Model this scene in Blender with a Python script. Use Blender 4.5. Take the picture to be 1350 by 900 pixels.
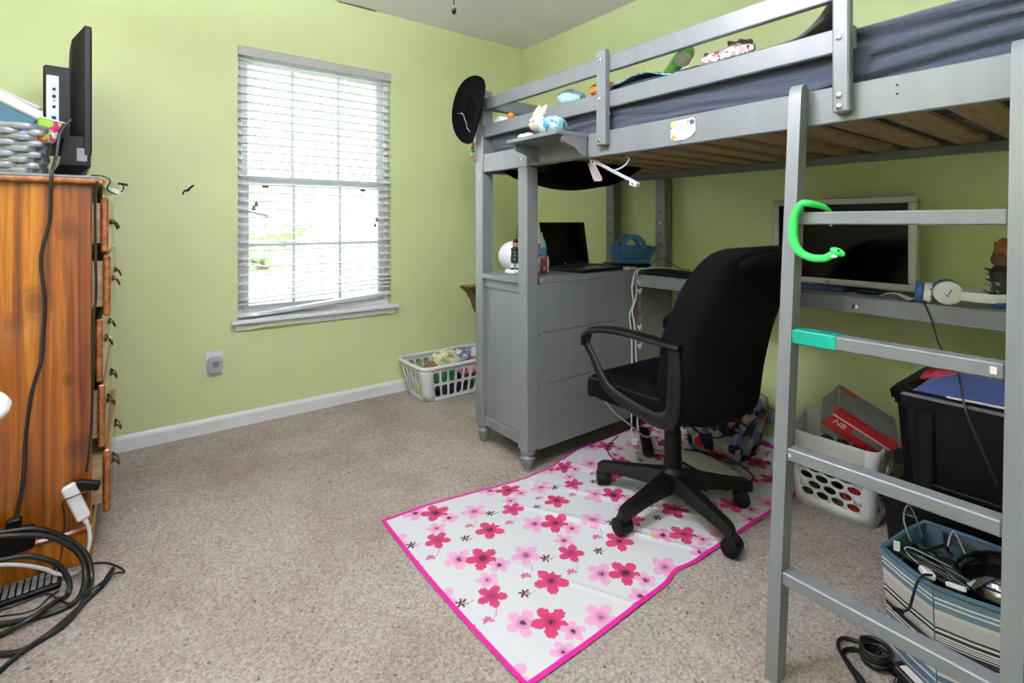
import bpy, math, random
import numpy as np
from mathutils import Vector, Matrix, noise as mnoise
random.seed(7)
PI = math.pi
for o in list(bpy.data.objects): bpy.data.objects.remove(o)
SC = bpy.context.scene
COL = SC.collection

# ------------------------------------------------------------------ camera
cam = bpy.data.cameras.new('camera'); cam_o = bpy.data.objects.new('camera', cam); COL.objects.link(cam_o)
cam_o.location = (-2.443, -3.078, 1.105)
cam_o.rotation_euler = (PI/2, 0, -math.atan2(.604, .797))
cam.sensor_width = 36; cam.lens = 36*664.5/1350; cam.shift_y = -157/1350; cam.clip_start = .01
SC.camera = cam_o
# ------------------------------------------------------------------ world and light
W = bpy.data.worlds.new('sky'); SC.world = W; W.use_nodes = True
bgn = W.node_tree.nodes['Background']
bgn.inputs[0].default_value = (.90, .95, 1.06, 1); bgn.inputs[1].default_value = 11.0
def lamp(name, kind, loc, energy, color=(1, 1, 1), rot=(0, 0, 0), **k):
    l = bpy.data.lights.new(name, kind); l.energy = energy; l.color = color
    for a, b in k.items(): setattr(l, a, b)
    o = bpy.data.objects.new(name, l); COL.objects.link(o); o.location = loc; o.rotation_euler = rot
    return o
pt = lamp('window_portal', 'AREA', (-1.535, .13, 1.32), 1, rot=(-PI/2, 0, 0), shape='RECTANGLE', size=.9, size_y=1.5)
pt.data.cycles.is_portal = True
FAN_EMIT = 155.0
FILL_EMIT = 3400.0  # strength of the added, unseen ceiling-bounce uplight
SC.view_settings.view_transform = 'Standard'; SC.view_settings.look = 'None'
SC.view_settings.gamma = 1; SC.view_settings.use_curve_mapping = False
SC.view_settings.exposure = 0.0

# ------------------------------------------------------------------ materials
def lin(c): return tuple(((x/255)/12.92 if x/255 <= .04045 else ((x/255+.055)/1.055)**2.4) for x in c)
def newmat(name):
    m = bpy.data.materials.new(name); m.use_nodes = True
    nt = m.node_tree; b = nt.nodes['Principled BSDF']
    return m, nt, b
def ramp(nt, stops, interp='LINEAR'):
    r = nt.nodes.new('ShaderNodeValToRGB'); cr = r.color_ramp; cr.interpolation = interp
    while len(cr.elements) < len(stops): cr.elements.new(.5)
    for e, (p, c) in zip(cr.elements, stops):
        e.position = p; e.color = (*lin(c), 1)
    return r
def coords(nt, scale=(1, 1, 1), rot=(0, 0, 0), out='Object'):
    t = nt.nodes.new('ShaderNodeTexCoord'); mp = nt.nodes.new('ShaderNodeMapping')
    mp.inputs['Scale'].default_value = scale; mp.inputs['Rotation'].default_value = rot
    nt.links.new(t.outputs[out], mp.inputs['Vector']); return mp
def noise_node(nt, mp, scale, detail=3, rough=.5, dist=0):
    n = nt.nodes.new('ShaderNodeTexNoise'); n.inputs['Scale'].default_value = scale
    n.inputs['Detail'].default_value = detail; n.inputs['Roughness'].default_value = rough; n.inputs['Distortion'].default_value = dist
    nt.links.new(mp.outputs[0], n.inputs['Vector']); return n
def bump(nt, b, src, strength, dist):
    bp = nt.nodes.new('ShaderNodeBump'); bp.inputs['Strength'].default_value = strength; bp.inputs['Distance'].default_value = dist
    nt.links.new(src, bp.inputs['Height']); nt.links.new(bp.outputs[0], b.inputs['Normal'])
def M(name, rgb, rough=.5, metal=0, var=.06, vscale=14, bmp=0, bscale=200, coat=0, spec=.5, ecol=None, sheen=0, trans=0, emit=0, alpha=1, stretch=(1, 1, 1)):
    m, nt, b = newmat(name)
    mp = coords(nt, stretch)
    n = noise_node(nt, mp, vscale)
    lo = tuple(max(0, x*(1-var)) for x in rgb); hi = tuple(min(255, x*(1+var)) for x in rgb)
    r = ramp(nt, [(.3, lo), (.7, hi)])
    nt.links.new(n.outputs['Fac'], r.inputs[0]); nt.links.new(r.outputs[0], b.inputs['Base Color'])
    b.inputs['Roughness'].default_value = rough; b.inputs['Metallic'].default_value = metal
    b.inputs['Specular IOR Level'].default_value = spec
    b.inputs['Coat Weight'].default_value = coat; b.inputs['Coat Roughness'].default_value = .08
    b.inputs['Sheen Weight'].default_value = sheen; b.inputs['Transmission Weight'].default_value = trans
    if alpha < 1: b.inputs['Alpha'].default_value = alpha
    if emit:
        b.inputs['Emission Color'].default_value = (*(ecol or lin(rgb)), 1); b.inputs['Emission Strength'].default_value = emit
    if bmp: bump(nt, b, noise_node(nt, mp, bscale, 2).outputs['Fac'], bmp, .002)
    return m
def wood(name, stops, scale, stretch, rough=.35, coat=.2, knots=None, dist=1.2):
    m, nt, b = newmat(name)
    mp = coords(nt, stretch)
    n = noise_node(nt, mp, scale, 5, .6, dist)
    r = ramp(nt, stops); nt.links.new(n.outputs['Fac'], r.inputs[0])
    col = r.outputs[0]
    if knots:
        mp2 = coords(nt, knots); v = nt.nodes.new('ShaderNodeTexVoronoi'); v.inputs['Scale'].default_value = 1
        nz = noise_node(nt, mp2, 3, 2)
        mx0 = nt.nodes.new('ShaderNodeMix'); mx0.data_type = 'VECTOR'; mx0.inputs[0].default_value = .12
        nt.links.new(mp2.outputs[0], mx0.inputs[4]); nt.links.new(nz.outputs['Color'], mx0.inputs[5])
        nt.links.new(mx0.outputs[1], v.inputs['Vector'])
        rk = ramp(nt, [(0, (30, 30, 30)), (.06, (120, 120, 120)), (.09, (70, 70, 70)), (.13, (200, 200, 200)), (.16, (150, 150, 150)), (.24, (255, 255, 255))])
        nt.links.new(v.outputs['Distance'], rk.inputs[0])
        mx = nt.nodes.new('ShaderNodeMix'); mx.data_type = 'RGBA'; mx.blend_type = 'MULTIPLY'; mx.inputs[0].default_value = .8
        nt.links.new(col, mx.inputs[6]); nt.links.new(rk.outputs[0], mx.inputs[7]); col = mx.outputs[2]
    nt.links.new(col, b.inputs['Base Color'])
    b.inputs['Roughness'].default_value = rough; b.inputs['Coat Weight'].default_value = coat; b.inputs['Coat Roughness'].default_value = .15
    return m
def voro(name, cols, scale, rough=.8, stretch=(1, 1, 1), rnd=1.0):
    """print of irregular colour patches (flat print on cloth)"""
    m, nt, b = newmat(name); mp = coords(nt, stretch)
    nz = noise_node(nt, mp, scale*.8, 2); mx = nt.nodes.new('ShaderNodeMix'); mx.data_type = 'VECTOR'; mx.inputs[0].default_value = .06
    nt.links.new(mp.outputs[0], mx.inputs[4]); nt.links.new(nz.outputs['Color'], mx.inputs[5])
    v = nt.nodes.new('ShaderNodeTexVoronoi'); v.inputs['Scale'].default_value = scale; v.inputs['Randomness'].default_value = rnd
    nt.links.new(mx.outputs[1], v.inputs['Vector'])
    sp = nt.nodes.new('ShaderNodeSeparateColor'); nt.links.new(v.outputs['Color'], sp.inputs[0])
    k = len(cols); r = ramp(nt, [(i/k, c) for i, c in enumerate(cols)], 'CONSTANT')
    nt.links.new(sp.outputs[0], r.inputs[0]); nt.links.new(r.outputs[0], b.inputs['Base Color'])
    b.inputs['Roughness'].default_value = rough; b.inputs['Specular IOR Level'].default_value = .2
    return m

def wall_mat(name, rgb, bs=160, bst=.12, rough=.55):
    return M(name, rgb, rough, var=.02, vscale=2.5, bmp=bst, bscale=bs, spec=.35)
MW = wall_mat('green_wall_paint', (206, 214, 159))
MCEIL = wall_mat('ceiling_texture', (232, 230, 230), 90, .7, .9)
MWHITE = M('white_trim_paint', (228, 229, 232), .4, var=.015)
def carpet():
    m, nt, b = newmat('beige_carpet'); mp = coords(nt)
    n1 = noise_node(nt, mp, 135, 4, .75); n2 = noise_node(nt, mp, 3.2, 3); n3 = noise_node(nt, mp, 85, 2, .6)
    r = ramp(nt, [(.30, (124, 110, 100)), (.43, (160, 147, 137)), (.55, (184, 172, 163)), (.70, (208, 198, 191))])
    nt.links.new(n1.outputs['Fac'], r.inputs[0])
    r2 = ramp(nt, [(.3, (226, 221, 216)), (.6, (255, 255, 255))]); nt.links.new(n2.outputs['Fac'], r2.inputs[0])
    r3 = ramp(nt, [(.27, (150, 132, 120)), (.36, (255, 255, 255))]); nt.links.new(n3.outputs['Fac'], r3.inputs[0])
    col = r.outputs[0]
    for q in (r2, r3):
        mx = nt.nodes.new('ShaderNodeMix'); mx.data_type = 'RGBA'; mx.blend_type = 'MULTIPLY'; mx.inputs[0].default_value = 1
        nt.links.new(col, mx.inputs[6]); nt.links.new(q.outputs[0], mx.inputs[7]); col = mx.outputs[2]
    nt.links.new(col, b.inputs['Base Color'])
    b.inputs['Roughness'].default_value = 1; b.inputs['Specular IOR Level'].default_value = .1
    bump(nt, b, n1.outputs['Fac'], .8, .008); return m
MCARPET = carpet()
MGREY = M('grey_bed_paint', (112, 115, 118), .38, var=.03, vscale=6, stretch=(3, 3, .4))
MPINE = wood('bare_pine_slat', [(.25, (116, 90, 62)), (.5, (160, 132, 98)), (.75, (186, 160, 126))], 9, (.6, 8, 6), .6, 0)
def knotty():
    m, nt, b = newmat('knotty_stained_pine'); mp = coords(nt, (17, 17, .55))
    tc = nt.nodes.new('ShaderNodeTexCoord'); prev = None; fac = None
    wob = noise_node(nt, coords(nt, (5, 5, 5)), 3, 2)
    for (kx, kz, kr) in ((.119, .852, .030), (.195, 1.08, .022), (.222, .377, .024), (.08, .80, .020), (.2, .60, .012)):
        sub = nt.nodes.new('ShaderNodeVectorMath'); sub.operation = 'SUBTRACT'; sub.inputs[1].default_value = (kx, 0, kz); nt.links.new(tc.outputs['Object'], sub.inputs[0])
        mul = nt.nodes.new('ShaderNodeVectorMath'); mul.operation = 'MULTIPLY'; mul.inputs[1].default_value = (1/kr, 0, .75/kr); nt.links.new(sub.outputs[0], mul.inputs[0])
        ln = nt.nodes.new('ShaderNodeVectorMath'); ln.operation = 'LENGTH'; nt.links.new(mul.outputs[0], ln.inputs[0])
        if fac is None: fac = ln.outputs['Value']
        else:
            mn = nt.nodes.new('ShaderNodeMath'); mn.operation = 'MINIMUM'; nt.links.new(fac, mn.inputs[0]); nt.links.new(ln.outputs['Value'], mn.inputs[1]); fac = mn.outputs[0]
    wv = nt.nodes.new('ShaderNodeMath'); wv.operation = 'MULTIPLY_ADD'; wv.inputs[1].default_value = .9; nt.links.new(wob.outputs['Fac'], wv.inputs[0]); nt.links.new(fac, wv.inputs[2])
    sc_ = nt.nodes.new('ShaderNodeMath'); sc_.operation = 'DIVIDE'; sc_.inputs[1].default_value = 4.0; nt.links.new(wv.outputs[0], sc_.inputs[0])
    rk = ramp(nt, [(.08, (96, 70, 50)), (.19, (150, 110, 80)), (.23, (90, 60, 40)), (.27, (190, 170, 150)), (.31, (140, 116, 96)), (.36, (225, 215, 205)), (.41, (190, 178, 164)), (.52, (255, 255, 255))])
    nt.links.new(sc_.outputs[0], rk.inputs[0])
    n = noise_node(nt, mp, 1.6, 5, .62, .8)
    r = ramp(nt, [(.30, (62, 24, 2)), (.43, (112, 54, 5)), (.55, (146, 82, 14)), (.70, (184, 120, 34))]); nt.links.new(n.outputs['Fac'], r.inputs[0])
    mx = nt.nodes.new('ShaderNodeMix'); mx.data_type = 'RGBA'; mx.blend_type = 'MULTIPLY'; mx.inputs[0].default_value = .6
    nt.links.new(r.outputs[0], mx.inputs[6]); nt.links.new(rk.outputs[0], mx.inputs[7]); nt.links.new(mx.outputs[2], b.inputs['Base Color'])
    b.inputs['Roughness'].default_value = .3; b.inputs['Coat Weight'].default_value = .4; b.inputs['Coat Roughness'].default_value = .15
    return m
MDRESSK = knotty()
MDRESS = wood('stained_pine', [(.28, (104, 52, 4)), (.45, (160, 90, 12)), (.6, (188, 116, 26)), (.78, (214, 150, 54))], 5, (7, 7, .55), .28, .5, knots=(4.2, 4.2, 1.7))
MDRESSF = wood('stained_pine_drawer', [(.28, (88, 42, 10)), (.5, (136, 74, 20)), (.75, (170, 110, 46))], 5, (7, .6, 7), .22, .8)
MBROWN = wood('dark_brown_wood', [(.3, (60, 32, 12)), (.7, (106, 62, 26))], 6, (1, 1, 6), .4, .2)
MBRASS = M('antique_brass', (92, 78, 60), .3, 1)
MCHROME = M('bolt_metal', (200, 200, 200), .25, 1)
MBLACK = M('black_plastic', (7, 7, 8), .48, spec=.22)
MSCREEN = M('dark_screen_glass', (3, 3, 4), .12, spec=.12, var=0)
MBLACKM = M('matte_black_plastic', (6, 6, 7), .5, bmp=.1, bscale=400, spec=.25)
MBLACKG = M('gloss_black', (6, 6, 7), .08, coat=.5)
MBLKCLOTH = M('black_upholstery', (5, 5, 6), .9, bmp=.25, bscale=500, spec=.08)
MBLKFELT = M('black_felt', (7, 7, 8), .95, spec=.05)
MRUBBER = M('black_cable_rubber', (15, 15, 16), .42)
MWPLAST = M('white_plastic', (230, 230, 234), .35, var=.015)
MWCABLE = M('white_cable', (214, 214, 214), .4)
MSILVER = M('silver_plastic', (176, 176, 178), .35, .15)
MGREYPL = M('grey_plastic', (120, 120, 124), .4)
MLGREY = M('light_grey_plastic', (176, 176, 180), .45)
MTEAL = M('teal_tape', (8, 150, 132), .3, coat=.3)
MGREEN = M('lime_rubber', (48, 214, 90), .5)
MWPAPER = M('white_paper', (226, 224, 220), .8)
def denim():
    m, nt, b = newmat('denim_blue_sheet'); mp = coords(nt)
    n1 = noise_node(nt, mp, 600, 2, .7); r = ramp(nt, [(.3, (32, 36, 48)), (.5, (48, 54, 70)), (.72, (84, 90, 110))])
    nt.links.new(n1.outputs['Fac'], r.inputs[0]); nt.links.new(r.outputs[0], b.inputs['Base Color'])
    b.inputs['Roughness'].default_value = .9; b.inputs['Sheen Weight'].default_value = .2
    n2 = noise_node(nt, coords(nt, (2.2, .6, 3.2)), 6, 3, .5, .6); bump(nt, b, n2.outputs['Fac'], .6, .03); return m
MDENIM = denim()
def glassmat():
    m = bpy.data.materials.new('window_glass'); m.use_nodes = True; nt = m.node_tree; nt.nodes.clear()
    out = nt.nodes.new('ShaderNodeOutputMaterial'); mix = nt.nodes.new('ShaderNodeMixShader')
    tr = nt.nodes.new('ShaderNodeBsdfTransparent'); gl = nt.nodes.new('ShaderNodeBsdfGlossy'); gl.inputs['Roughness'].default_value = .02
    fr = nt.nodes.new('ShaderNodeFresnel'); fr.inputs[0].default_value = 1.35
    tr.inputs[0].default_value = (.96, .98, .97, 1)
    nt.links.new(fr.outputs[0], mix.inputs[0]); nt.links.new(tr.outputs[0], mix.inputs[1]); nt.links.new(gl.outputs[0], mix.inputs[2]); nt.links.new(mix.outputs[0], out.inputs[0])
    return m
MGLASS = glassmat()

# ------------------------------------------------------------------ mesh builder
class MB:
    def __init__(s): s.v = []; s.f = []
    def add(s, vs, fs, mat=None):
        k = len(s.v)
        s.v += [tuple(mat @ Vector(p)) if mat is not None else tuple(p) for p in vs]
        s.f += [tuple(i+k for i in f) for f in fs]; return s
    def box(s, x0, x1, y0, y1, z0, z1, bev=.003, mat=None):
        b = min(bev, abs(x1-x0)*.45, abs(y1-y0)*.45, abs(z1-z0)*.45)
        c = [(x0+x1)/2, (y0+y1)/2, (z0+z1)/2]; h = [abs(x1-x0)/2, abs(y1-y0)/2, abs(z1-z0)/2]
        if b <= 0:
            vs = [(c[0]+sx*h[0], c[1]+sy*h[1], c[2]+sz*h[2]) for sx in (-1, 1) for sy in (-1, 1) for sz in (-1, 1)]
            return s.add(vs, [(0, 1, 3, 2), (4, 6, 7, 5), (0, 4, 5, 1), (2, 3, 7, 6), (0, 2, 6, 4), (1, 5, 7, 3)], mat)
        idx = {}; vs = []
        for sx in (-1, 1):
            for sy in (-1, 1):
                for sz in (-1, 1):
                    S = (sx, sy, sz)
                    for a in range(3):
                        p = [c[i]+S[i]*(h[i] if i == a else h[i]-b) for i in range(3)]
                        idx[(S, a)] = len(vs); vs.append(tuple(p))
        fs = []
        for a in range(3):
            i, j = (a+1) % 3, (a+2) % 3
            for sg in (-1, 1):
                q = []
                for (p, r) in ((-1, -1), (1, -1), (1, 1), (-1, 1)):
                    S = [0, 0, 0]; S[a] = sg; S[i] = p; S[j] = r; q.append(idx[(tuple(S), a)])
                fs.append(tuple(q if sg > 0 else q[::-1]))
        for a in range(3):
            i, j = (a+1) % 3, (a+2) % 3
            for p in (-1, 1):
                for r in (-1, 1):
                    S0 = [0, 0, 0]; S0[a] = -1; S0[i] = p; S0[j] = r; S1 = list(S0); S1[a] = 1
                    S0 = tuple(S0); S1 = tuple(S1)
                    q = [idx[(S0, i)], idx[(S1, i)], idx[(S1, j)], idx[(S0, j)]]
                    fs.append(tuple(q if p*r < 0 else q[::-1]))
        for sx in (-1, 1):
            for sy in (-1, 1):
                for sz in (-1, 1):
                    S = (sx, sy, sz); q = [idx[(S, 0)], idx[(S, 1)], idx[(S, 2)]]
                    fs.append(tuple(q if sx*sy*sz > 0 else q[::-1]))
        return s.add(vs, fs, mat)
    def rings(s, rows, closed_u=True, cap0=True, cap1=True):
        """rows: list of rings of equal length"""
        n = len(rows[0]); k = len(s.v)
        for r in rows: s.v += [tuple(p) for p in r]
        for a in range(len(rows)-1):
            for i in range(n if closed_u else n-1):
                j = (i+1) % n
                s.f.append((k+a*n+i, k+a*n+j, k+(a+1)*n+j, k+(a+1)*n+i))
        if cap0: s.f.append(tuple(k+i for i in range(n))[::-1])
        if cap1: s.f.append(tuple(k+(len(rows)-1)*n+i for i in range(n)))
        return s
    def lathe(s, prof, c=(0, 0, 0), seg=24, mat=None, sx=1, sy=1, cap=True):
        rows = []
        for r, z in prof:
            ring = []
            for i in range(seg):
                a = 2*PI*i/seg; p = Vector((r*math.cos(a)*sx, r*math.sin(a)*sy, z))
                p = (mat @ p) if mat is not None else p
                ring.append((p[0]+c[0], p[1]+c[1], p[2]+c[2]))
            rows.append(ring)
        return s.rings(rows, True, cap, cap)
    def tube(s, path, r, seg=8, closed=False, smooth=0, flat=None, up=None):
        """r: number or list; flat=(a,b): elliptical section a along side, b along up"""
        P = [Vector(p) for p in path]
        rr = r if isinstance(r, (list, tuple)) else [r]*len(P)
        if smooth:
            P2 = []; R2 = []; n = len(P); rng = range(n if closed else n-1)
            for i in rng:
                g = (lambda q: P[q % n]) if closed else (lambda q: P[max(0, min(n-1, q))])
                a, b, c, d = g(i-1), g(i), g(i+1), g(i+2)
                for k in range(smooth):
                    t = k/smooth
                    P2.append(.5*((2*b)+(-a+c)*t+(2*a-5*b+4*c-d)*t*t+(-a+3*b-3*c+d)*t**3))
                    R2.append(rr[i]*(1-t)+rr[(i+1) % n]*t)
            if not closed: P2.append(P[-1]); R2.append(rr[-1])
            P, rr = P2, R2
        n = len(P); rows = []; N = None
        for i in range(n):
            if closed: T = P[(i+1) % n]-P[i-1]
            else: T = P[min(i+1, n-1)]-P[max(i-1, 0)]
            if T.length < 1e-9: T = Vector((0, 0, 1))
            T.normalize()
            if up is not None: N = Vector(up)
            elif N is None: N = Vector((0, 0, 1)) if abs(T.z) < .9 else Vector((1, 0, 0))
            N = N-T*N.dot(T)
            if N.length < 1e-6: N = T.orthogonal()
            N.normalize(); B = T.cross(N)
            a, b = flat if flat else (1, 1)
            rows.append([P[i]+B*(math.cos(2*PI*k/seg)*rr[i]*a)+N*(math.sin(2*PI*k/seg)*rr[i]*b) for k in range(seg)])
        if closed: rows.append(rows[0]); return s.rings(rows, True, False, False)
        return s.rings(rows)
    def prism(s, poly, fr, t0, t1):
        """poly 2D list; fr(a,b,t)->3D point"""
        n = len(poly); k = len(s.v)
        s.v += [tuple(fr(a, b, t0)) for a, b in poly]+[tuple(fr(a, b, t1)) for a, b in poly]
        s.f.append(tuple(range(k, k+n))[::-1]); s.f.append(tuple(range(k+n, k+2*n)))
        for i in range(n):
            j = (i+1) % n; s.f.append((k+i, k+j, k+n+j, k+n+i))
        return s
    def grid(s, fn, nu, nv, cu=False):
        k = len(s.v); m = nu if cu else nu+1
        for j in range(nv+1):
            for i in range(m): s.v.append(tuple(fn(i/nu, j/nv)))
        for j in range(nv):
            for i in range(nu):
                a = i; b = (i+1) % m if cu else i+1
                s.f.append((k+j*m+a, k+j*m+b, k+(j+1)*m+b, k+(j+1)*m+a))
        return s
    def ball(s, c, r, seg=14, rings=9, mat=None, p=1.0, q=1.0, fn=None):
        """super-ellipsoid; r=(rx,ry,rz)"""
        if not isinstance(r, (tuple, list)): r = (r, r, r)
        sg = lambda x, e: math.copysign(abs(x)**e, x)
        rows = []
        for j in range(1, rings):
            ph = -PI/2+PI*j/rings; ring = []
            for i in range(seg):
                th = 2*PI*i/seg
                v = Vector((r[0]*sg(math.cos(ph), p)*sg(math.cos(th), q), r[1]*sg(math.cos(ph), p)*sg(math.sin(th), q), r[2]*sg(math.sin(ph), p)))
                if fn: v = Vector(fn(v))
                if mat is not None: v = mat @ v
                ring.append((v[0]+c[0], v[1]+c[1], v[2]+c[2]))
            rows.append(ring)
        k = len(s.v); s.rings(rows, True, False, False)
        for sgn, row0 in ((-1, k), (1, k+(rings-2)*seg)):
            v = Vector((0, 0, sgn*r[2]))
            if fn: v = Vector(fn(v))
            if mat is not None: v = mat @ v
            s.v.append((v[0]+c[0], v[1]+c[1], v[2]+c[2])); t = len(s.v)-1
            for i in range(seg):
                a, b = row0+i, row0+(i+1) % seg
                s.f.append((t, b, a) if sgn < 0 else (t, a, b))
        return s
    def cell(s, fn, u0, u1, v0, v1, a=.8, b=.8, p=2.0, n=16):
        """one wall cell with a super-elliptic hole"""
        uc, vc, hu, hv = (u0+u1)/2, (v0+v1)/2, (u1-u0)/2, (v1-v0)/2
        k = len(s.v); o = []; q = []
        for i in range(n):
            t = 2*PI*(i+.0)/n; x, y = math.cos(t), math.sin(t); m = max(abs(x), abs(y))
            o.append(fn(uc+hu*x/m, vc+hv*y/m))
            e = (abs(x)**p+abs(y)**p)**(-1/p); q.append(fn(uc+hu*a*x*e, vc+hv*b*y*e))
        s.v += [tuple(x) for x in o]+[tuple(x) for x in q]
        for i in range(n):
            j = (i+1) % n; s.f.append((k+i, k+j, k+n+j, k+n+i))
        return s

ORG = {}
def obj(name, mb, mat, parent=None, smooth=True, ang=35, solid=0, sub=0):
    me = bpy.data.meshes.new(name)
    org = Vector((0, 0, 0))
    if parent is not None: org = ORG[parent.name]
    else:
        a = np.array(mb.v); org = Vector(((a[:, 0].min()+a[:, 0].max())/2, (a[:, 1].min()+a[:, 1].max())/2, a[:, 2].min()))
    me.from_pydata([(x-org[0], y-org[1], z-org[2]) for x, y, z in mb.v], [], mb.f)
    me.materials.append(mat)
    if smooth:
        me.polygons.foreach_set('use_smooth', [True]*len(me.polygons)); me.set_sharp_from_angle(angle=math.radians(ang))
    me.update()
    o = bpy.data.objects.new(name, me); COL.objects.link(o)
    ORG[o.name] = org
    if parent is not None: o.parent = parent
    else: o.location = org
    if solid:
        s = o.modifiers.new('thickness', 'SOLIDIFY'); s.thickness = solid; s.offset = 0
    if sub:
        s = o.modifiers.new('smooth', 'SUBSURF'); s.levels = sub; s.render_levels = sub
    return o
def tag(o, label, cat, group=None, kind=None):
    o['label'] = label
    if cat: o['category'] = cat
    if group: o['group'] = group
    if kind: o['kind'] = kind
    return o
def thing(name, label, cat, loc, group=None, kind=None):
    o = bpy.data.objects.new(name, None); COL.objects.link(o); o.empty_display_size = .05
    o.location = loc; ORG[o.name] = Vector(loc); return tag(o, label, cat, group, kind)
def clone(o, parent, off):
    c = o.copy(); COL.objects.link(c); c.parent = parent; c.location = Vector(o.location)+Vector(off); ORG[c.name] = ORG[o.name]-Vector(off); return c
def struct(name, mb, mat, label, smooth=False):
    return tag(obj(name, mb, mat, None, smooth), label, 'structure' if False else name.split('_')[0], None, 'structure')
def text_mb(body, size, mat4, thick=.0006):
    cu = bpy.data.curves.new('lettering', 'FONT'); cu.body = body; cu.size = size; cu.extrude = thick; cu.align_x = 'CENTER'; cu.align_y = 'CENTER'
    o = bpy.data.objects.new('lettering', cu); COL.objects.link(o)
    bpy.context.view_layer.update()
    me = bpy.data.meshes.new_from_object(o.evaluated_get(bpy.context.evaluated_depsgraph_get()))
    mb = MB(); mb.add([v.co for v in me.vertices], [tuple(p.vertices) for p in me.polygons], mat4)
    bpy.data.objects.remove(o); bpy.data.curves.remove(cu); bpy.data.meshes.remove(me); return mb
def frame(o, ex, ey, ez=None):
    ex = Vector(ex).normalized(); ey = Vector(ey); ey = (ey-ex*ey.dot(ex)).normalized(); ez = ex.cross(ey)
    return Matrix(((ex[0], ey[0], ez[0], o[0]), (ex[1], ey[1], ez[1], o[1]), (ex[2], ey[2], ez[2], o[2]), (0, 0, 0, 1)))
def along(a, b):
    """frame whose z axis runs from a to b, origin a"""
    a = Vector(a); b = Vector(b); z = (b-a).normalized(); x = z.orthogonal().normalized(); y = z.cross(x)
    return Matrix(((x[0], y[0], z[0], a[0]), (x[1], y[1], z[1], a[1]), (x[2], y[2], z[2], a[2]), (0, 0, 0, 1)))
def nz(p, s, k=0): return mnoise.noise(Vector((p[0]*s+k*7.3, p[1]*s+k*3.1, p[2]*s-k*5.7)))
def crumple(c, r, amp=.2, freq=18, seed=0, seg=26, rings=16, p=.8, q=.9):
    def fn(v):
        d = 1+amp*nz(v, freq, seed)+amp*.5*nz(v, freq*2.1, seed+3); return v*d
    return MB().ball(c, r, seg, rings, None, p, q, fn)
def rotm(rx=0, ry=0, rz=0): return (Matrix.Rotation(rz, 4, 'Z') @ Matrix.Rotation(ry, 4, 'Y') @ Matrix.Rotation(rx, 4, 'X'))
def at(loc, rx=0, ry=0, rz=0): return Matrix.Translation(loc) @ rotm(rx, ry, rz)

# ================================================================== THE ROOM
XL, YB, ZC = -3.5, -3.95, 2.447
WX0, WX1, WZ0, WZ1 = -1.977, -1.093, .575, 2.067
struct('floor', MB().box(XL-.12, .12, YB-.12, .12, -.1, 0, 0), MCARPET, 'beige speckled carpet over the whole bedroom floor')
struct('ceiling', MB().box(XL-.12, .12, YB-.12, .12, ZC, ZC+.1, 0), MCEIL, 'white textured ceiling above the bed')
w = MB(); w.box(XL-.12, WX0, 0, .12, 0, ZC, 0); w.box(WX1, .12, 0, .12, 0, ZC, 0); w.box(WX0, WX1, 0, .12, 0, WZ0, 0); w.box(WX0, WX1, 0, .12, WZ1, ZC, 0)
struct('wall_left', w, MW, 'lime green wall with the blind covered window')
struct('wall_right', MB().box(0, .12, YB-.12, 0, 0, ZC, 0), MW, 'lime green wall behind the loft bed')
struct('wall_side', MB().box(XL-.12, XL, YB-.12, 0, 0, ZC, 0), MW, 'green wall behind the wooden dresser')
DX0, DX1 = -2.98, -2.14
w = MB(); w.box(XL, DX0, YB-.12, YB, 0, ZC, 0); w.box(DX1, 0, YB-.12, YB, 0, ZC, 0); w.box(DX0, DX1, YB-.12, YB, 2.05, ZC, 0)
struct('wall_back', w, MW, 'green wall with the doorway behind the photographer')
def skirting(name, poly, fr, t0, t1, label): struct(name, MB().prism(poly, fr, t0, t1), MWHITE, label)
PB = [(0, 0), (.013, 0), (.013, .058), (.009, .068), (.004, .076), (0, .076)]
skirting('baseboard_left', PB, lambda a, b, t: (t, -a, b), XL, 0, 'white baseboard below the window')
skirting('baseboard_right', PB, lambda a, b, t: (-a, t, b), YB, -.013, 'white baseboard behind the loft bed')
skirting('baseboard_side', PB, lambda a, b, t: (XL+a, t, b), YB, -.013, 'white baseboard behind the dresser')
d = MB(); d.box(DX0-.06, DX0, YB-.13, YB+.015, 0, 2.11); d.box(DX1, DX1+.06, YB-.13, YB+.015, 0, 2.11); d.box(DX0, DX1, YB-.13, YB+.015, 2.05, 2.11)
struct('trim_1', d, MWHITE, 'white casing around the closed door')
dd = thing('door_1', 'white panelled bedroom door behind the photographer', 'door', ((DX0+DX1)/2, YB-.05, 0), None, 'structure')
obj('door_leaf', MB().box(DX0+.003, DX1-.003, YB-.09, YB-.05, .008, 2.047, .003), MWHITE, dd)
for xa_ in (DX0+.1, (DX0+DX1)/2+.04):
    for za_, zb_ in ((.2, .95), (1.1, 1.9)): obj('door_panel', MB().box(xa_, xa_+.28, YB-.052, YB-.044, za_, zb_, .004), MWHITE, dd)
obj('door_knob', MB().ball((DX1-.07, YB-.005, .95), .028, 16, 10), MBRASS, dd)
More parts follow.
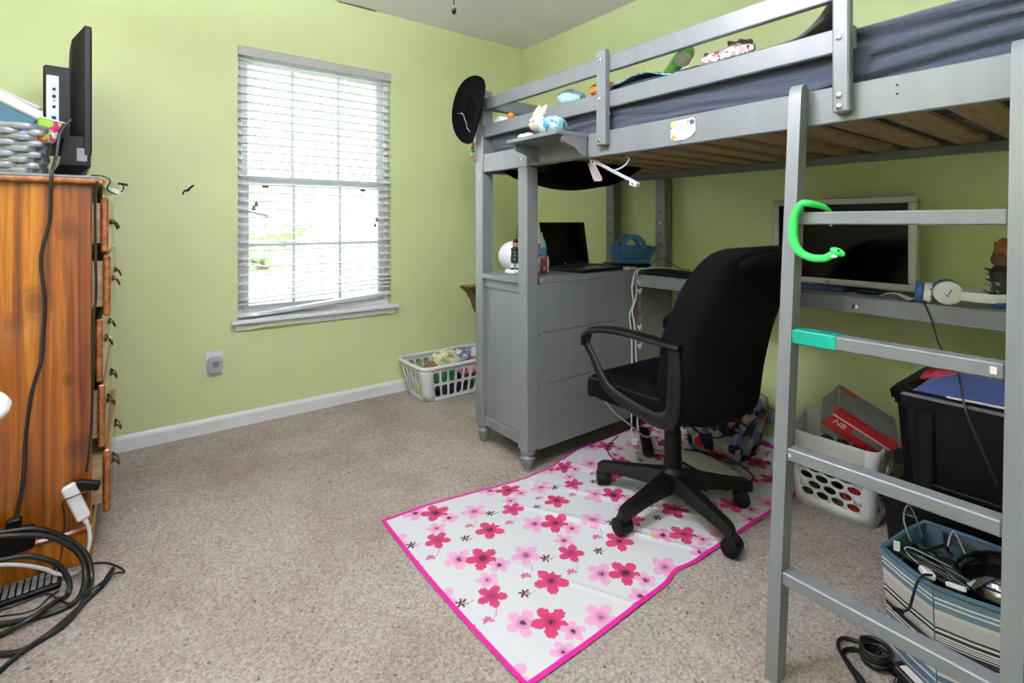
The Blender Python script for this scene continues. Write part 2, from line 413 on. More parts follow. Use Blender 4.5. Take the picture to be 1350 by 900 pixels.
# window: frame, two sashes, muntins, panes
win = thing('window_1', 'white double hung window with divided panes behind the blind', 'window', (-1.535, .07, WZ0), None, 'structure')
f = MB()
f.box(WX0, WX0+.03, .05, .12, WZ0, WZ1); f.box(WX1-.03, WX1, .05, .12, WZ0, WZ1); f.box(WX0+.0301, WX1-.0301, .05, .12, WZ1-.035, WZ1); f.box(WX0+.0301, WX1-.0301, .05, .12, WZ0, WZ0+.03)
obj('window_frame', f, MWHITE, win)
def sash(z0, z1, y0, y1, hbar, nm):
    m = MB(); x0, x1 = WX0+.03, WX1-.03
    m.box(x0, x0+.035, y0, y1, z0, z1); m.box(x1-.035, x1, y0, y1, z0, z1)
    m.box(x0+.0351, x1-.0351, y0, y1, z0, z0+.035); m.box(x0+.0351, x1-.0351, y0, y1, z1-.035, z1)
    so = obj(nm, m, MWHITE, win)
    xs = [x0+.035, -1.674, -1.402, x1-.035]; zs = [z0+.035]+([hbar] if hbar else [])+[z1-.035]
    ym = (y0+y1)/2
    for x in xs[1:3]: obj('muntin', MB().box(x-.009, x+.009, ym-.008, ym+.008, zs[0], zs[-1], .002), MWHITE, so)
    if hbar: obj('muntin', MB().box(xs[0], xs[-1], ym-.007, ym+.007, hbar-.009, hbar+.009, .002), MWHITE, so)
    for i in range(3):
        for j in range(len(zs)-1): obj('pane', MB().box(xs[i], xs[i+1], ym-.001, ym+.001, zs[j], zs[j+1], 0), MGLASS, so)
    return so
sash(1.325, WZ1-.035, .088, .113, None, 'upper_sash')
lo = sash(WZ0+.03, 1.36, .06, .085, .977, 'lower_sash')
for x in (-1.83, -1.262): obj('sash_latch', MB().box(x-.018, x+.018, .045, .06, 1.30, 1.312), MBRASS, lo)
# sill and apron
s = MB(); s.box(-2.012, -1.06, -.05, .05, .556, .577, .004)
sl = struct('trim_2', s, MWHITE, 'white window sill with a sloped apron below the blind')
ap = MB().prism([(0, .553), (-.026, .553), (-.016, .519), (0, .517)], lambda a, b, t: (t, a, b), -1.995, -1.075); obj('apron', ap, MWHITE, sl)
MCHIP = M('yellow_green_paint', (172, 180, 40), .6)
for x0, x1 in ((-1.93, -1.62), (-1.22, -1.11)): obj('paint_smear', MB().prism([(x0, .519), (x1, .519), (x1-.02, .524), (x0+.08, .525)], lambda a, b, t: (a, t-.0175, b), -.0012, .0006), MCHIP, sl)

# blind
bl = thing('window_blind', 'white slatted window blind hanging crooked at the bottom of the window', 'blind', (-1.535, .02, .59))
MSLAT = M('white_blind_slat', (216, 216, 220), .45, var=.01)
MVAL = M('blind_valance', (176, 176, 176), .5, var=.01)
obj('valance', MB().box(WX0+.001, WX1-.001, -.004, .008, 2.017, 2.065, .002), MVAL, bl)
obj('head_rail', MB().box(WX0+.004, WX1-.004, .01, .05, 2.02, 2.06, .002), MSLAT, bl)
def slat_mb(z, dzl=0, dzr=0):
    x0, x1 = WX0+.006, WX1-.006; m = MB(); rows = []
    for x, dz in ((x0, dzl), (x1, dzr)):
        r = []
        for k in range(5): yy = -.002+.048*k/4; r.append((x, yy, z+dz+.003*(1-(k/2-1)**2)+.0024))
        for k in range(4, -1, -1): yy = -.002+.048*k/4; r.append((x, yy, z+dz+.003*(1-(k/2-1)**2)-.0024))
        rows.append(r)
    return m.rings(rows)
z0s = 1.996; first = obj('slat', slat_mb(z0s), MSLAT, bl, ang=60)
nsl = 27
for i in range(1, nsl): clone(first, bl, (0, 0, -.0455*i))
zl = z0s-.0455*nsl
for k, (a, b) in enumerate(((-.002, .0), (-.046, -.026), (-.088, -.05), (-.112, -.074))): obj('slat', slat_mb(zl, a, b), MSLAT, bl, ang=60)
xa, xb = WX0+.006, WX1-.006
obj('bottom_rail', MB().rings([[(x, y, z) for y, z in ((-.004, zz), (.046, zz), (.046, zz+.018), (-.004, zz+.018))] for x, zz in ((xa, .579), (xb, .642))]), MSLAT, bl)
for x in (-1.84, -1.535, -1.23): obj('ladder_cord', MB().tube([(x, -.004, 2.02), (x, -.004, .62)], .0012, 5), MSLAT, bl)
for x, z in ((-1.887, 1.21), (-1.90, 1.188), (-1.194, 1.127), (-1.206, 1.09)):
    c = obj('pull_cord', MB().tube([(x, -.008, 2.02), (x, -.008, z)], .0011, 5), MSLAT, bl)
    obj('cord_tassel', MB().lathe([(.004, .012), (.009, .0), (.010, -.014), (.008, -.018)], (x, -.008, z), 10), M('tan_tassel', (128, 118, 104), .6), c)
for k in range(3): obj('broken_slat_end', MB().box(-1.985, -1.88, -.03, .012, 0, .003, .001, at((0, 0, .60+.045*k), .25-.2*k, .12*k)), MSLAT, bl)

# outside
def outdoor():
    struct('ground', MB().box(-40, 40, -40, 60, -.6, -.5, 0), M('lawn', (120, 140, 84), .95, var=.2, vscale=3), 'pale sunlit lawn outside the window')
    struct('driveway', MB().box(-6, 2, 9, 14, -.5, -.49, 0), M('concrete', (190, 188, 184), .9), 'pale concrete drive outside the window')
    for x, y, z, r, lb, tr in ((1.2, 16, 1.5, 1.6, 'leafy tree on the lawn seen through the lower window panes', 1), (-.9, 20, 1.6, 1.3, 'dark tree far across the lawn seen left of the leafy tree', 1), (-.55, 2.6, -.15, .4, 'low green bush just outside the window at its right', 0)):
        t = thing('tree' if tr else 'bush', lb, 'tree' if tr else 'bush', (x, y, -.5))
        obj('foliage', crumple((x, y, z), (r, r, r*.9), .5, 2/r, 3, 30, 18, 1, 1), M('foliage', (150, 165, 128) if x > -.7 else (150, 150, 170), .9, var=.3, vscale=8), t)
        if tr: obj('trunk', MB().tube([(x, y, -.5), (x+.1, y, z)], [.2, .12], 10), MBROWN, t)
    b = thing('wheeled_bin', 'grey wheeled bin standing outside behind the left of the window', 'bin', (-1.55, 4.6, -.5))
    obj('bin_body', MB().rings([[(-1.55+sx*h, 4.6+sy*h, z) for sx, sy in ((-1, -1), (1, -1), (1, 1), (-1, 1))] for z, h in ((-.5, .22), (.45, .29))]), MGREYPL, b)
    obj('bin_lid', MB().ball((-1.55, 4.6, .47), (.31, .33, .1), 16, 8, None, .7, .4), MGREYPL, b)
outdoor()

# ceiling fan with light, above the photographer's view; its pull cord shows
FX, FY = -2.0, -2.10
fan = thing('ceiling_fan', 'dark ceiling fan whose black pull cord hangs into view above the window', 'fan', (FX, FY, ZC-.2))
obj('canopy', MB().lathe([(.07, ZC), (.07, ZC-.03), (.03, ZC-.06)], (FX, FY, 0), 24), MBRASS, fan)
obj('down_rod', MB().lathe([(.012, ZC-.05), (.012, 2.31)], (FX, FY, 0), 12), MBRASS, fan)
obj('motor', MB().lathe([(.04, 2.32), (.11, 2.30), (.12, 2.25), (.11, 2.20), (.06, 2.185)], (FX, FY, 0), 28), MBRASS, fan)
for k in range(5):
    a = 2*PI*k/5+.35
    obj('blade', MB().prism([(.13, -.035), (.2, -.055), (.56, -.065), (.6, -.04), (.6, .04), (.56, .065), (.2, .055), (.13, .035)], lambda u, v, t, a=a: (FX+u*math.cos(a)-v*math.sin(a), FY+u*math.sin(a)+v*math.cos(a), 2.235+t+v*.15), 0, .006), MBROWN, fan)
MLIT = M('lit_glass_globe', (255, 250, 240), .4, emit=FAN_EMIT, ecol=(.94, .97, 1.17))
obj('light_hub', MB().lathe([(.05, 2.19), (.06, 2.15), (.04, 2.11), (.012, 2.09)], (FX, FY, 0), 20), MBRASS, fan)
for k in range(4):
    a = PI/2*k+.9; ca_, sa_ = math.cos(a), math.sin(a)
    arm_ = obj('lamp_arm', MB().tube([(FX+.05*ca_, FY+.05*sa_, 2.14), (FX+.11*ca_, FY+.11*sa_, 2.13), (FX+.15*ca_, FY+.15*sa_, 2.105)], .008, 8, smooth=4), MBRASS, fan)
    obj('glass_globe', MB().ball((FX+.17*ca_, FY+.17*sa_, 2.065), .055, 20, 12), MLIT, arm_)
cx, cy = FX+.075*.6, FY+.075*.8
cx, cy = -1.881, -2.127
pc = obj('pull_cord', MB().tube([(cx, cy, 2.20), (cx, cy, 1.578)], .0011, 6), MBLACK, fan)
obj('cord_ball', MB().ball((cx, cy, 1.566), (.0055, .0055, .009), 12, 8), MBLACK, pc)
# added uplight, unseen left of the camera, bouncing fill light off the ceiling
LX, LY = -3.2, -2.35
fl = thing('added_uplight', 'added out-of-view uplight filling the room by ceiling bounce', 'added uplight', (LX, LY, 0))
obj('fill_base', MB().lathe([(.001, 0), (.14, 0), (.14, .015), (.02, .035), (.001, .035)], (LX, LY, 0), 32), MBLACK, fl)
obj('fill_pole', MB().lathe([(.012, .03), (.012, 1.66)], (LX, LY, 0), 12), MBLACK, fl)
lbw = obj('fill_bowl', MB().lathe([(.001, 1.655), (.04, 1.66), (.12, 1.70), (.16, 1.75), (.156, 1.752), (.115, 1.708), (.04, 1.672), (.001, 1.668)], (LX, LY, 0), 36), MWPLAST, fl)
obj('fill_bulb', MB().lathe([(.001, 1.70), (.075, 1.70), (.08, 1.71), (.075, 1.72), (.001, 1.722)], (LX, LY, 0), 28), M('fill_bulb_glass', (255, 250, 240), .4, emit=FILL_EMIT, ecol=(.94, .97, 1.17)), lbw)

# wall items
o = thing('wall_outlet', 'white outlet plate with a grey plug-in night light below the window', 'outlet', (-2.089, 0, .29))
obj('cover_plate', MB().box(-2.128, -2.048, -.006, 0, .293, .425, .003), MWPLAST, o)
nl = obj('night_light', MB().ball((-2.086, -.018, .352), (.036, .014, .046), 24, 14, None, .6, .8), MLGREY, o, ang=60)
obj('night_light_lens', MB().prism([(-.019, .016), (.019, .016), (.012, -.012), (0, -.02), (-.012, -.012)], lambda a, b, t: (-2.084+a, -.0335+t, .358+b), 0, .006), MGREYPL, nl)
bat = [(-.032, -.022), (-.022, -.020), (-.018, -.010), (-.006, -.006), (-.002, -.010), (.004, -.004), (.012, .004), (.020, .010), (.032, .022), (.022, .022), (.012, .016), (.006, .012), (.002, .008), (-.002, .006), (-.008, .002), (-.018, .0), (-.026, -.008)]
tag(obj('bat_decal', MB().prism(bat, lambda a, b, t: (-2.204+a*.9, t-.003, 1.272+b*1.25), 0, .0025), MBLACK), 'small black bat cutout stuck on the green wall', 'decal')
tag(obj('peeling_tape', MB().prism([(-1.44, -.004), (-1.20, -.002), (-1.20, -.016), (-1.30, -.02), (-1.42, -.012)], lambda a, b, t: (a, b, ZC-.006+t), 0, .004), M('torn_tape', (120, 116, 80), .9)), 'short torn strip of tape along the ceiling edge above the window', 'tape')

# ================================================================== LOFT BED
BX0, BX1 = -1.045, -.012           # front and back faces
BY0, BY1 = -3.05, -.925            # foot end, head end
bed = thing('loft_bed', 'grey painted wooden loft bed with guard rails along the green wall', 'bed', (-.53, -1.98, 0))
FOOT = [(.015, 0), (.018, .003), (.020, .018), (.027, .042), (.033, .056), (.033, .062), (.026, .069), (.024, .073), (.032, .079), (.033, .089), (.029, .096)]
def post(x0, x1, y0, y1, z1, nm='post'):
    p = obj(nm, MB().box(x0, x1, y0, y1, .095, z1, .004), MGREY, bed)
    obj('turned_foot', MB().lathe(FOOT, ((x0+x1)/2, (y0+y1)/2, 0), 20), MGREY, p); return p
pf = post(BX0, BX0+.065, -.99, -.925, 1.765)
post(BX1-.065, BX1, -.99, -.925, 1.765)
for y in (BY0,): post(BX0, BX0+.065, y, y+.065, 1.765); post(BX1-.065, BX1, y, y+.065, 1.765)
p2 = post(BX0-.015, BX0+.05, -1.36, -1.295, 1.352)
m = MB(); ring = [(-1.36, 1.352), (-1.295, 1.352), (-1.295, 1.385), (-1.300, 1.397), (-1.312, 1.403), (-1.343, 1.403), (-1.355, 1.397), (-1.36, 1.385)]
obj('post_tongue', m.prism(ring, lambda a, b, t: (t, a, b), BX0-.015, BX0+.004), MGREY, p2)
post(BX1-.065, BX1, -1.36, -1.295, 1.352)
RX0, RX1 = BX0+.005, BX0+.03
obj('side_rail', MB().box(RX0, RX1, BY0+.065, -.99, 1.353, 1.444, .003), MGREY, bed)
obj('side_rail', MB().box(BX1-.03, BX1-.005, BY0+.065, -.99, 1.353, 1.444, .003), MGREY, bed)
obj('slat_ledge', MB().box(RX1, RX1+.022, BY0+.08, -1.0, 1.362, 1.385, .002), MGREY, bed)
obj('slat_ledge', MB().box(BX1-.052, BX1-.03, BY0+.08, -1.0, 1.354, 1.385, .002), MGREY, bed)
for y in (BY0, -.99):
    obj('end_rail', MB().box(BX0+.065, BX1-.065, y+.02, y+.045, 1.353, 1.444, .003), MGREY, bed)
    for za, zb in ((1.675, 1.742), (1.535, 1.60)): obj('end_guard', MB().box(BX0+.065, BX1-.065, y+.02, y+.045, za, zb, .003), MGREY, bed)
for za, zb in ((1.661, 1.722), (1.528, 1.588)):
    obj('guard_rail', MB().box(RX0, RX1-.003, -2.603, -.99, za, zb, .003), MGREY, bed)
    obj('guard_rail', MB().box(BX1-.028, BX1-.005, BY0+.065, -.99, za, zb, .003), MGREY, bed)
def upright(y0, y1, z0, z1, bolts):
    u = obj('guard_upright', MB().box(RX0-.03, RX0, y0, y1, z0, z1, .004), MGREY, bed)
    for z in bolts: obj('bolt', MB().lathe([(.0, .0), (.0075, 0), (.0075, .002), (.005, .0035), (.0, .0035)], (0, 0, 0), 12, along((RX0-.03, (y0+y1)/2+.003, z), (RX0-.05, (y0+y1)/2+.003, z))), MCHROME, u)
upright(-1.823, -1.779, 1.388, 1.738, (1.70, 1.558, 1.405))
upright(-2.603, -2.566, 1.372, 1.742, (1.414, 1.386, 1.70, 1.555))
bsl = obj('bed_slat', MB().box(RX1-.001, BX1-.031, -1.10, -1.015, 1.386, 1.404, .002), MPINE, bed)
for k in range(1, 15): clone(bsl, bed, (0, -.132*k, 0))
obj('back_stretcher', MB().box(BX1-.04, BX1-.01, BY0+.065, -1.36, .16, .22, .003), MGREY, bed)
for (x, y, z) in ((BX0, -.97, 1.335), (BX0, -.97, .80), (BX0, -.97, .16), (BX0-.015, -1.327, 1.385), (BX0-.015, -1.335, .79), (BX0-.015, -1.337, .12), (BX0-.015, -1.337, .635)):
    obj('bolt', MB().lathe([(.0, .0), (.006, 0), (.006, .0015), (.0, .003)], (0, 0, 0), 10, along((x, y, z), (x-.02, y, z))), MCHROME, bed)
for x in (-.04,):
    for y in (-.962, -1.33):
        for z in (.98, 1.04, 1.10, 1.16): obj('bolt_hole', MB().lathe([(.0, .0), (.006, 0), (.006, .001), (.0, .001)], (0, 0, 0), 10, along((BX1-.065, y, z), (BX1-.08, y, z))), MCHROME if (y < -1.2 and 1.0 < z < 1.12) else MBLACK, bed)
for y in (-2.69,):
    for z in (1.40, 1.42): obj('screw_hole', MB().lathe([(.0, .0), (.003, 0), (.003, .001), (.0, .001)], (0, 0, 0), 8, along((RX0, y, z), (RX0-.02, y, z))), MBLACK, bed)
# shelf bracketed to the rail
SY0, SY1 = -1.715, -1.405
sh = obj('side_shelf', MB().box(-1.206, RX0, SY0, SY1, 1.428, 1.443, .002), MGREY, bed)
obj('shelf_back', MB().box(RX0-.012, RX0-.0005, SY0+.02, SY1-.03, 1.356, 1.428, .002), MGREY, sh)
prof = [(0, 1.428)]+[(-.118, 1.428), (-.124, 1.421), (-.126, 1.412), (-.12, 1.404), (-.105, 1.398), (-.085, 1.394), (-.068, 1.389), (-.053, 1.380), (-.040, 1.367), (-.028, 1.360), (-.014, 1.358), (0, 1.358)]
for y in (SY0, SY1-.03): obj('shelf_bracket', MB().prism(prof, lambda a, b, t: (RX0-.012+a, t, b), y, y+.018), MGREY, sh, ang=25)

# cabinet under the head end
cab = thing('desk_cabinet', 'grey panelled cabinet under the head end of the loft bed', 'cabinet', (-.53, -1.14, .08))
obj('cabinet_top', MB().box(BX0+.066, BX1-.066, -1.358, -.93, .829, .853, .003), MGREY, cab)
ct = obj('top_nosing', MB().box(BX0-.012, BX0+.066, -1.2945, -.9905, .829, .853, .003), MGREY, cab)
obj('upper_rail', MB().box(BX0+.012, BX0+.035, -1.294, -.991, .785, .829, .002), MGREY, cab)
obj('lower_rail', MB().box(BX0+.012, BX0+.035, -1.294, -.991, .095, .141, .002), MGREY, cab)
obj('front_panel', MB().box(BX0+.022, BX0+.032, -1.294, -.991, .141, .785, .001), MGREY, cab)
for z0, z1, dx in ((.09, .372, 0), (.374, .608, .001), (.610, .829, 0)):
    obj('side_board', MB().box(BX0+.051, BX1-.066, -1.358+dx, -1.34, z0, z1, .0015), MGREY, cab)
obj('back_panel', MB().box(BX0+.066, BX1-.066, -.94, -.93, .09, .829, .001), MGREY, cab)
obj('inner_end', MB().box(BX1-.08, BX1-.067, -1.339, -.941, .09, .829, .001), MGREY, cab)
for z in (.83, .60, .365, .20): obj('hinge_screw', MB().lathe([(0, 0), (.005, 0), (.004, .002), (0, .0025)], (0, 0, 0), 8, along((BX0+.058, -1.358, z), (BX0+.058, -1.38, z))), MCHROME, cab)
MSCUFF = M('dark_scuff', (108, 112, 116), .6)
for pts in (((-.80, .735), (-.58, .742), (-.42, .755)), ((-.76, .645), (-.62, .652), (-.40, .662))):
    obj('scuff_mark', MB().tube([(x, -1.3578, z) for x, z in pts], .004, 6, flat=(.12, 1)), MSCUFF, cab)
# desk shelf along the wall
dk = thing('desk', 'long grey desk top under the loft bed along the wall', 'desk', (-.17, -2.17, .775))
obj('desk_top', MB().box(-.345, BX1-.07, -2.985, -1.361, .815, .835, .002), MGREY, dk)
obj('desk_apron', MB().box(-.352, -.334, -2.985, -1.361, .776, .834, .002), MGREY, dk)
obj('desk_back', MB().box(BX1-.068, BX1-.05, -2.98, -1.365, .776, .834, .002), MGREY, dk)
obj('cam_bolt', MB().lathe([(0, 0), (.010, 0), (.010, .002), (.006, .003), (0, .003)], (0, 0, 0), 12, along((-.352, -2.375, .80), (-.37, -2.375, .80))), MCHROME, dk)

# mattress with sheet
def mattress():
    x0, x1, y0, y1, z0, z1 = -1.005, -.045, -2.975, -1.0, 1.406, 1.596; r = .035
    prof = []                                      # cross-section: bottom front, up the front, over the top, down the back
    for k in range(26): prof.append((x0, z0+.004+(z1-z0-.004-r)*k/25, -1, 0))
    for k in range(1, 8): a = PI/2*k/8; prof.append((x0+r-r*math.cos(a), z1-r+r*math.sin(a), -math.cos(a), math.sin(a)))
    for k in range(25): prof.append((x0+r+(x1-x0-2*r)*k/24, z1, 0, 1))
    for k in range(1, 8): a = PI/2*k/8; prof.append((x1-r+r*math.sin(a), z1-r+r*math.cos(a), math.sin(a), math.cos(a)))
    for k in range(8): prof.append((x1, z1-r-(z1-z0-r)*k/7, 1, 0))
    creases = ((1.552, .05, .010, .016, -2.97, -2.55), (1.515, -.06, .009, .014, -2.97, -2.62), (1.462, -.10, .008, .014, -2.97, -2.45), (1.47, .05, .007, .011, -2.45, -1.85), (1.50, .03, .008, .010, -2.2, -1.35), (1.465, -.04, .008, .011, -1.8, -1.05), (1.44, .02, .01, .010, -2.6, -1.9))
    m = MB(); rows = []; n = 300
    for i in range(n+1):
        y = y0+(y1-y0)*i/n; e = min(1, min(y-y0, y1-y)/.04); e = math.sqrt(max(0, 1-(1-e)**2)) if e < 1 else 1
        ring = []
        for (x, z, nx_, nz_) in prof:
            d = .004*nz((x, y, z), 7, 1)
            if nx_ < 0:
                for (zc, sl, wd, am, ya, yb) in creases:
                    if ya < y < yb:
                        f = math.sin(PI*(y-ya)/(yb-ya))**.6 if yb < -1.1 and ya > -2.9 else 1
                        q = z-(zc+sl*(y-(ya+yb)/2)+.010*nz((0, y, zc), 5, 2))
                        d += -am*f*math.exp(-(q/wd)**2)+am*.55*f*math.exp(-((q-.016)/.012)**2)
                d = min(d, .012)
            if nz_ > .5: d += .006*nz((x, y, 0), 5, 4)
            cx_, cz_ = (x0+x1)/2, (z0+z1)/2
            ring.append((cx_+(x-cx_)*(.965+.035*e)+nx_*d, y, cz_+(z-cz_)*(.8+.2*e)+nz_*d))
        rows.append(ring)
    return m.rings(rows)
mt = thing('mattress', 'mattress in a wrinkled denim blue fitted sheet on the loft bed', 'mattress', (-.53, -1.98, 1.405))
obj('fitted_sheet', mattress(), MDENIM, mt, ang=180)
obj('care_tag', MB().box(0, .024, -.0008, .0008, 0, .014, .0004, at((-1.027, -1.792, 1.496), 0, 0, -PI/2-.2) @ rotm(0, -.25, 0)), MWPAPER, mt)

# ladder
lad = thing('bed_ladder', 'grey wooden ladder leaning on the loft bed rail', 'ladder', (-1.21, -2.69, 0))
def lx(z): return -1.084-.0895*(1.46-z)
def lrail(y0, y1):
    m = MB(); dz = .05
    prof = [(lx(0), 0), (lx(1.425), 1.425), (lx(1.44)+.002, 1.444), (lx(1.45)+.010, 1.456), (lx(1.46)+.022, 1.46), (lx(1.45)+.034, 1.456), (lx(1.44)+.0415, 1.444), (lx(1.425)+.0435, 1.425), (lx(0)+.0435, 0)]
    m.prism(prof, lambda a, b, t: (a, t, b), y0, y1); return obj('ladder_rail', m, MGREY, lad, ang=28)
lrail(-2.502, -2.472); rr = lrail(-2.914, -2.884)
for z in (.52, .82, 1.09): obj('bolt', MB().lathe([(0, 0), (.006, 0), (.005, .002), (0, .003)], (0, 0, 0), 10, along((lx(z)+.02, -2.914, z), (lx(z)+.02, -2.93, z))), MCHROME, rr)
for i, z in enumerate((1.115, .824, .539, .248)):
    r = obj('rung', MB().box(lx(z)+.001, lx(z)+.042, -2.8835, -2.5025, z-.0155, z+.0155, .003), MGREY, lad)
    if i == 1:
        tp = obj('tape_wrap', MB().box(lx(z)-.0012, lx(z)+.0435, -2.602, -2.503, z-.0175, z+.0175, .003), MTEAL, r); tp['label'] = 'teal tape wrapped around the rung end'
        obj('white_sticker', MB().box(lx(z)-.0008, lx(z)+.001, -2.873, -2.863, z-.006, z+.008, .0003), MWPAPER, r)
    if i == 2: obj('white_sticker', MB().box(lx(z)-.0008, lx(z)+.001, -2.513, -2.507, z-.004, z+.004, .0003), MWPAPER, r)

# name card on the rail
nc = thing('name_card', 'white name card with clipped corners stuck on the bed rail', 'card', (RX0, -2.13, 1.368))
card = [(-.043, .028), (.036, .032), (.043, .024), (.045, -.012), (.030, -.028), (.010, -.036), (-.03, -.036), (-.045, -.028)]
fc = lambda a, b, t: (RX0-.001-t, -2.13-a, 1.402+b*.95)
obj('card_face', MB().prism(card, fc, 0, .003), M('ivory_card', (238, 236, 226), .5), nc)
def dot(a, b, r, mat, nm='printed_blot', n=12): obj(nm, MB().prism([(a+r*math.cos(2*PI*k/n)*(1+.15*math.sin(3*k)), b+r*math.sin(2*PI*k/n)) for k in range(n)], fc, .003, .0034), mat, nc)
MYEL = M('yellow_print', (236, 214, 90), .6); MORA = M('orange_print', (226, 150, 60), .6); MNAVY = M('slate_print', (62, 74, 90), .6)
dot(-.036, .018, .009, MYEL); dot(-.034, -.024, .009, MORA); dot(.032, .018, .009, MNAVY); dot(.018, .022, .005, MNAVY, n=3); dot(-.041, .008, .003, MNAVY); dot(-.006, -.03, .002, MBLACK)
obj('name_lettering', MB().tube([fc(-.022+.0035*k, .002+.006*math.sin(k*1.9)*(1.5 if k == 0 else 1)+.0008*k, .0034) for k in range(15)], .0011, 5, smooth=4), M('aqua_ink', (90, 190, 200), .5), nc)

# clip hanger with swing tag
hg = thing('clip_hanger', 'white plastic clip hanger dangling below the bed rail', 'hanger', (-1.0, -1.81, 1.25))
obj('hanger_bar', MB().tube([(-1.0, -1.711, 1.341), (-1.0, -1.80, 1.297), (-1.0, -1.907, 1.247)], .0065, 8, flat=(.5, 1)), MLGREY, hg)
obj('hanger_hook', MB().tube([(-1.0, -1.80, 1.298), (-1.0, -1.83, 1.303), (-1.0, -1.862, 1.316), (-1.0, -1.878, 1.334), (-1.0, -1.868, 1.345), (-1.0, -1.855, 1.342)], .0035, 8, smooth=5), MLGREY, hg)
for y, z in ((-1.708, 1.34), (-1.902, 1.243)):
    c = obj('hanger_clip', MB().box(-.012, .012, -.016, .016, -.009, .009, .003, at((-1.0, y, z), .35)), MWPLAST, hg)
    obj('clip_spring', MB().tube([(-1.013, y-.004, z-.004), (-1.0125, y+.004, z+.004)], .002, 6), MBLACK, c)
st = thing('swing_tag', 'grey swing tag with a pink edge hanging from the clip hanger', 'tag', (-1.0, -1.67, 1.26))
obj('tag_card', MB().prism([(-.018, .0), (.016, .0), (.022, -.062), (.015, -.074), (-.02, -.074), (-.025, -.066)], lambda a, b, t: (-1.004+t, -1.692-a-b*-.55, 1.338+b), 0, .0012), M('dusty_pink_card', (186, 150, 160), .7), st)
obj('tag_print', MB().prism([(-.015, -.004), (.013, -.004), (.018, -.060), (.012, -.070), (-.017, -.070), (-.021, -.062)], lambda a, b, t: (-1.0045+t, -1.692-a-b*-.55, 1.338+b), 0, .0006), M('tag_print_grey', (142, 138, 142), .7), st)

# black cloth sagging under the head end
def drape(u, v):
    x = -.95+.55*u; y = -.999-.46*v
    z = 1.378-.075*math.sin(PI*min(1, max(0, v*1.0)))**.8*(.5+.5*math.sin(PI*u))-.035*math.sin(PI*v)+.008*nz((x, y, 0), 9)
    return (x, y, min(z, 1.378))
tag(obj('black_cloth', MB().grid(drape, 24, 20), MBLKFELT, solid=.002), 'black cloth sagging below the bed slats above the laptop', 'cloth')

# hat on the post, bead string
ht = thing('black_hat', 'black felt brimmed hat hung on the corner post of the loft bed', 'hat', (-1.07, -.92, 1.6))
hn_ = Vector((1, .0, 0)); hx_ = Vector((0, -.42, .9)); hx_ = (hx_-hn_*hx_.dot(hn_)/hn_.dot(hn_)).normalized()
HM = frame((-1.088, -.955, 1.663), hx_, hn_.cross(hx_))
def brim(u, v):
    a = 2*PI*u; r = .055+v*.115; x = r*1.0*math.cos(a); y = r*.82*math.sin(a)
    return HM @ Vector((x, y, -.035*v*v*(y/.14)**2+.006*math.sin(3*a)*v))
obj('brim', MB().grid(brim, 48, 8, True), MBLKFELT, ht, ang=180, solid=.004)
cr = MB()
rows = []
for h, sx, sy in ((0, .075, .06), (.012, .073, .058), (.024, .066, .05), (.032, .058, .04), (.036, .045, .026), (.036, .02, .008)):
    rows.append([HM @ Vector((sx*math.cos(2*PI*k/28), sy*math.sin(2*PI*k/28), h)) for k in range(28)])
obj('crown', cr.rings(rows), MBLKFELT, ht, ang=180)
obj('silver_chain_band', MB().tube([HM @ Vector((-.045+.02*math.sin(k*.45)-.003*k, -.10+.014*k, -.012+.003*math.sin(k*2))) for k in range(12)], .0026, 6), MCHROME, ht)
bs = thing('bead_strand', 'short strand of coloured beads hanging under the black hat', 'beads', (-1.055, -.93, 1.41))
obj('strand_string', MB().tube([(-1.056, -.918, 1.60), (-1.056, -.918, 1.40)], .0009, 5), MWCABLE, bs)
for k, c in enumerate(((200, 60, 50), (220, 130, 40), (40, 40, 44), (70, 90, 130), (90, 170, 120), (200, 60, 60), (60, 130, 80))):
    obj('bead', MB().ball((-1.056+.005*math.sin(k*2.3), -.918+.006*math.cos(k*1.7), 1.515-.016*k), .0085, 10, 7), M('bead_colour', c, .3), bs)

# plush toys and bedding on the bed
MCREAM = M('cream_plush', (198, 186, 168), 1, bmp=.5, bscale=300, sheen=.4)
MAQUA = voro('aqua_print_cloth', [(130, 184, 198), (50, 120, 140), (180, 206, 214), (96, 160, 180), (206, 208, 208)], 60)
rb = thing('bunny_plush', 'cream plush bunny lying on the little rail shelf', 'plush toy', (-1.12, -1.55, 1.444))
obj('body', MB().ball((-1.115, -1.575, 1.478), (.04, .05, .033), 18, 12), MCREAM, rb)
hd = obj('head', MB().ball((-1.128, -1.515, 1.505), (.034, .042, .032), 18, 12), MCREAM, rb)
for dy in (0, .028): obj('ear', MB().ball((0, 0, 0), (.012, .016, .038), 12, 9, at((-1.118+dy*.3, -1.497-dy, 1.548), .7, 0, 0)), MCREAM, hd)
for dy in (.012, -.012): obj('eye', MB().ball((-1.160, -1.513+dy, 1.508), .0035, 8, 6), MBLACK, hd)
for y in (-1.44, -1.475): obj('paw', MB().ball((-1.145, y, 1.458), (.02, .026, .014), 12, 8), MCREAM, rb)
obj('printed_wrap', MB().ball((-1.12, -1.60, 1.482), (.05, .058, .038), 20, 12, None, .9, .9, lambda v: v*(1+.12*nz(v, 40, 2))), MAQUA, rb)
MORANGE = M('orange_plush', (214, 128, 34), .9)
tag(obj('orange_ball_toy', MB().ball((-.985, -1.145, 1.615), .017, 14, 9), MORANGE), 'tiny orange ball toy at the corner of the bed by the hat', 'toy')
tag(obj('white_toy', crumple((-.975, -1.06, 1.612), (.03, .03, .016), .4, 40, 4), MWPLAST), 'small white toy piece on the bed beside the corner post', 'toy')
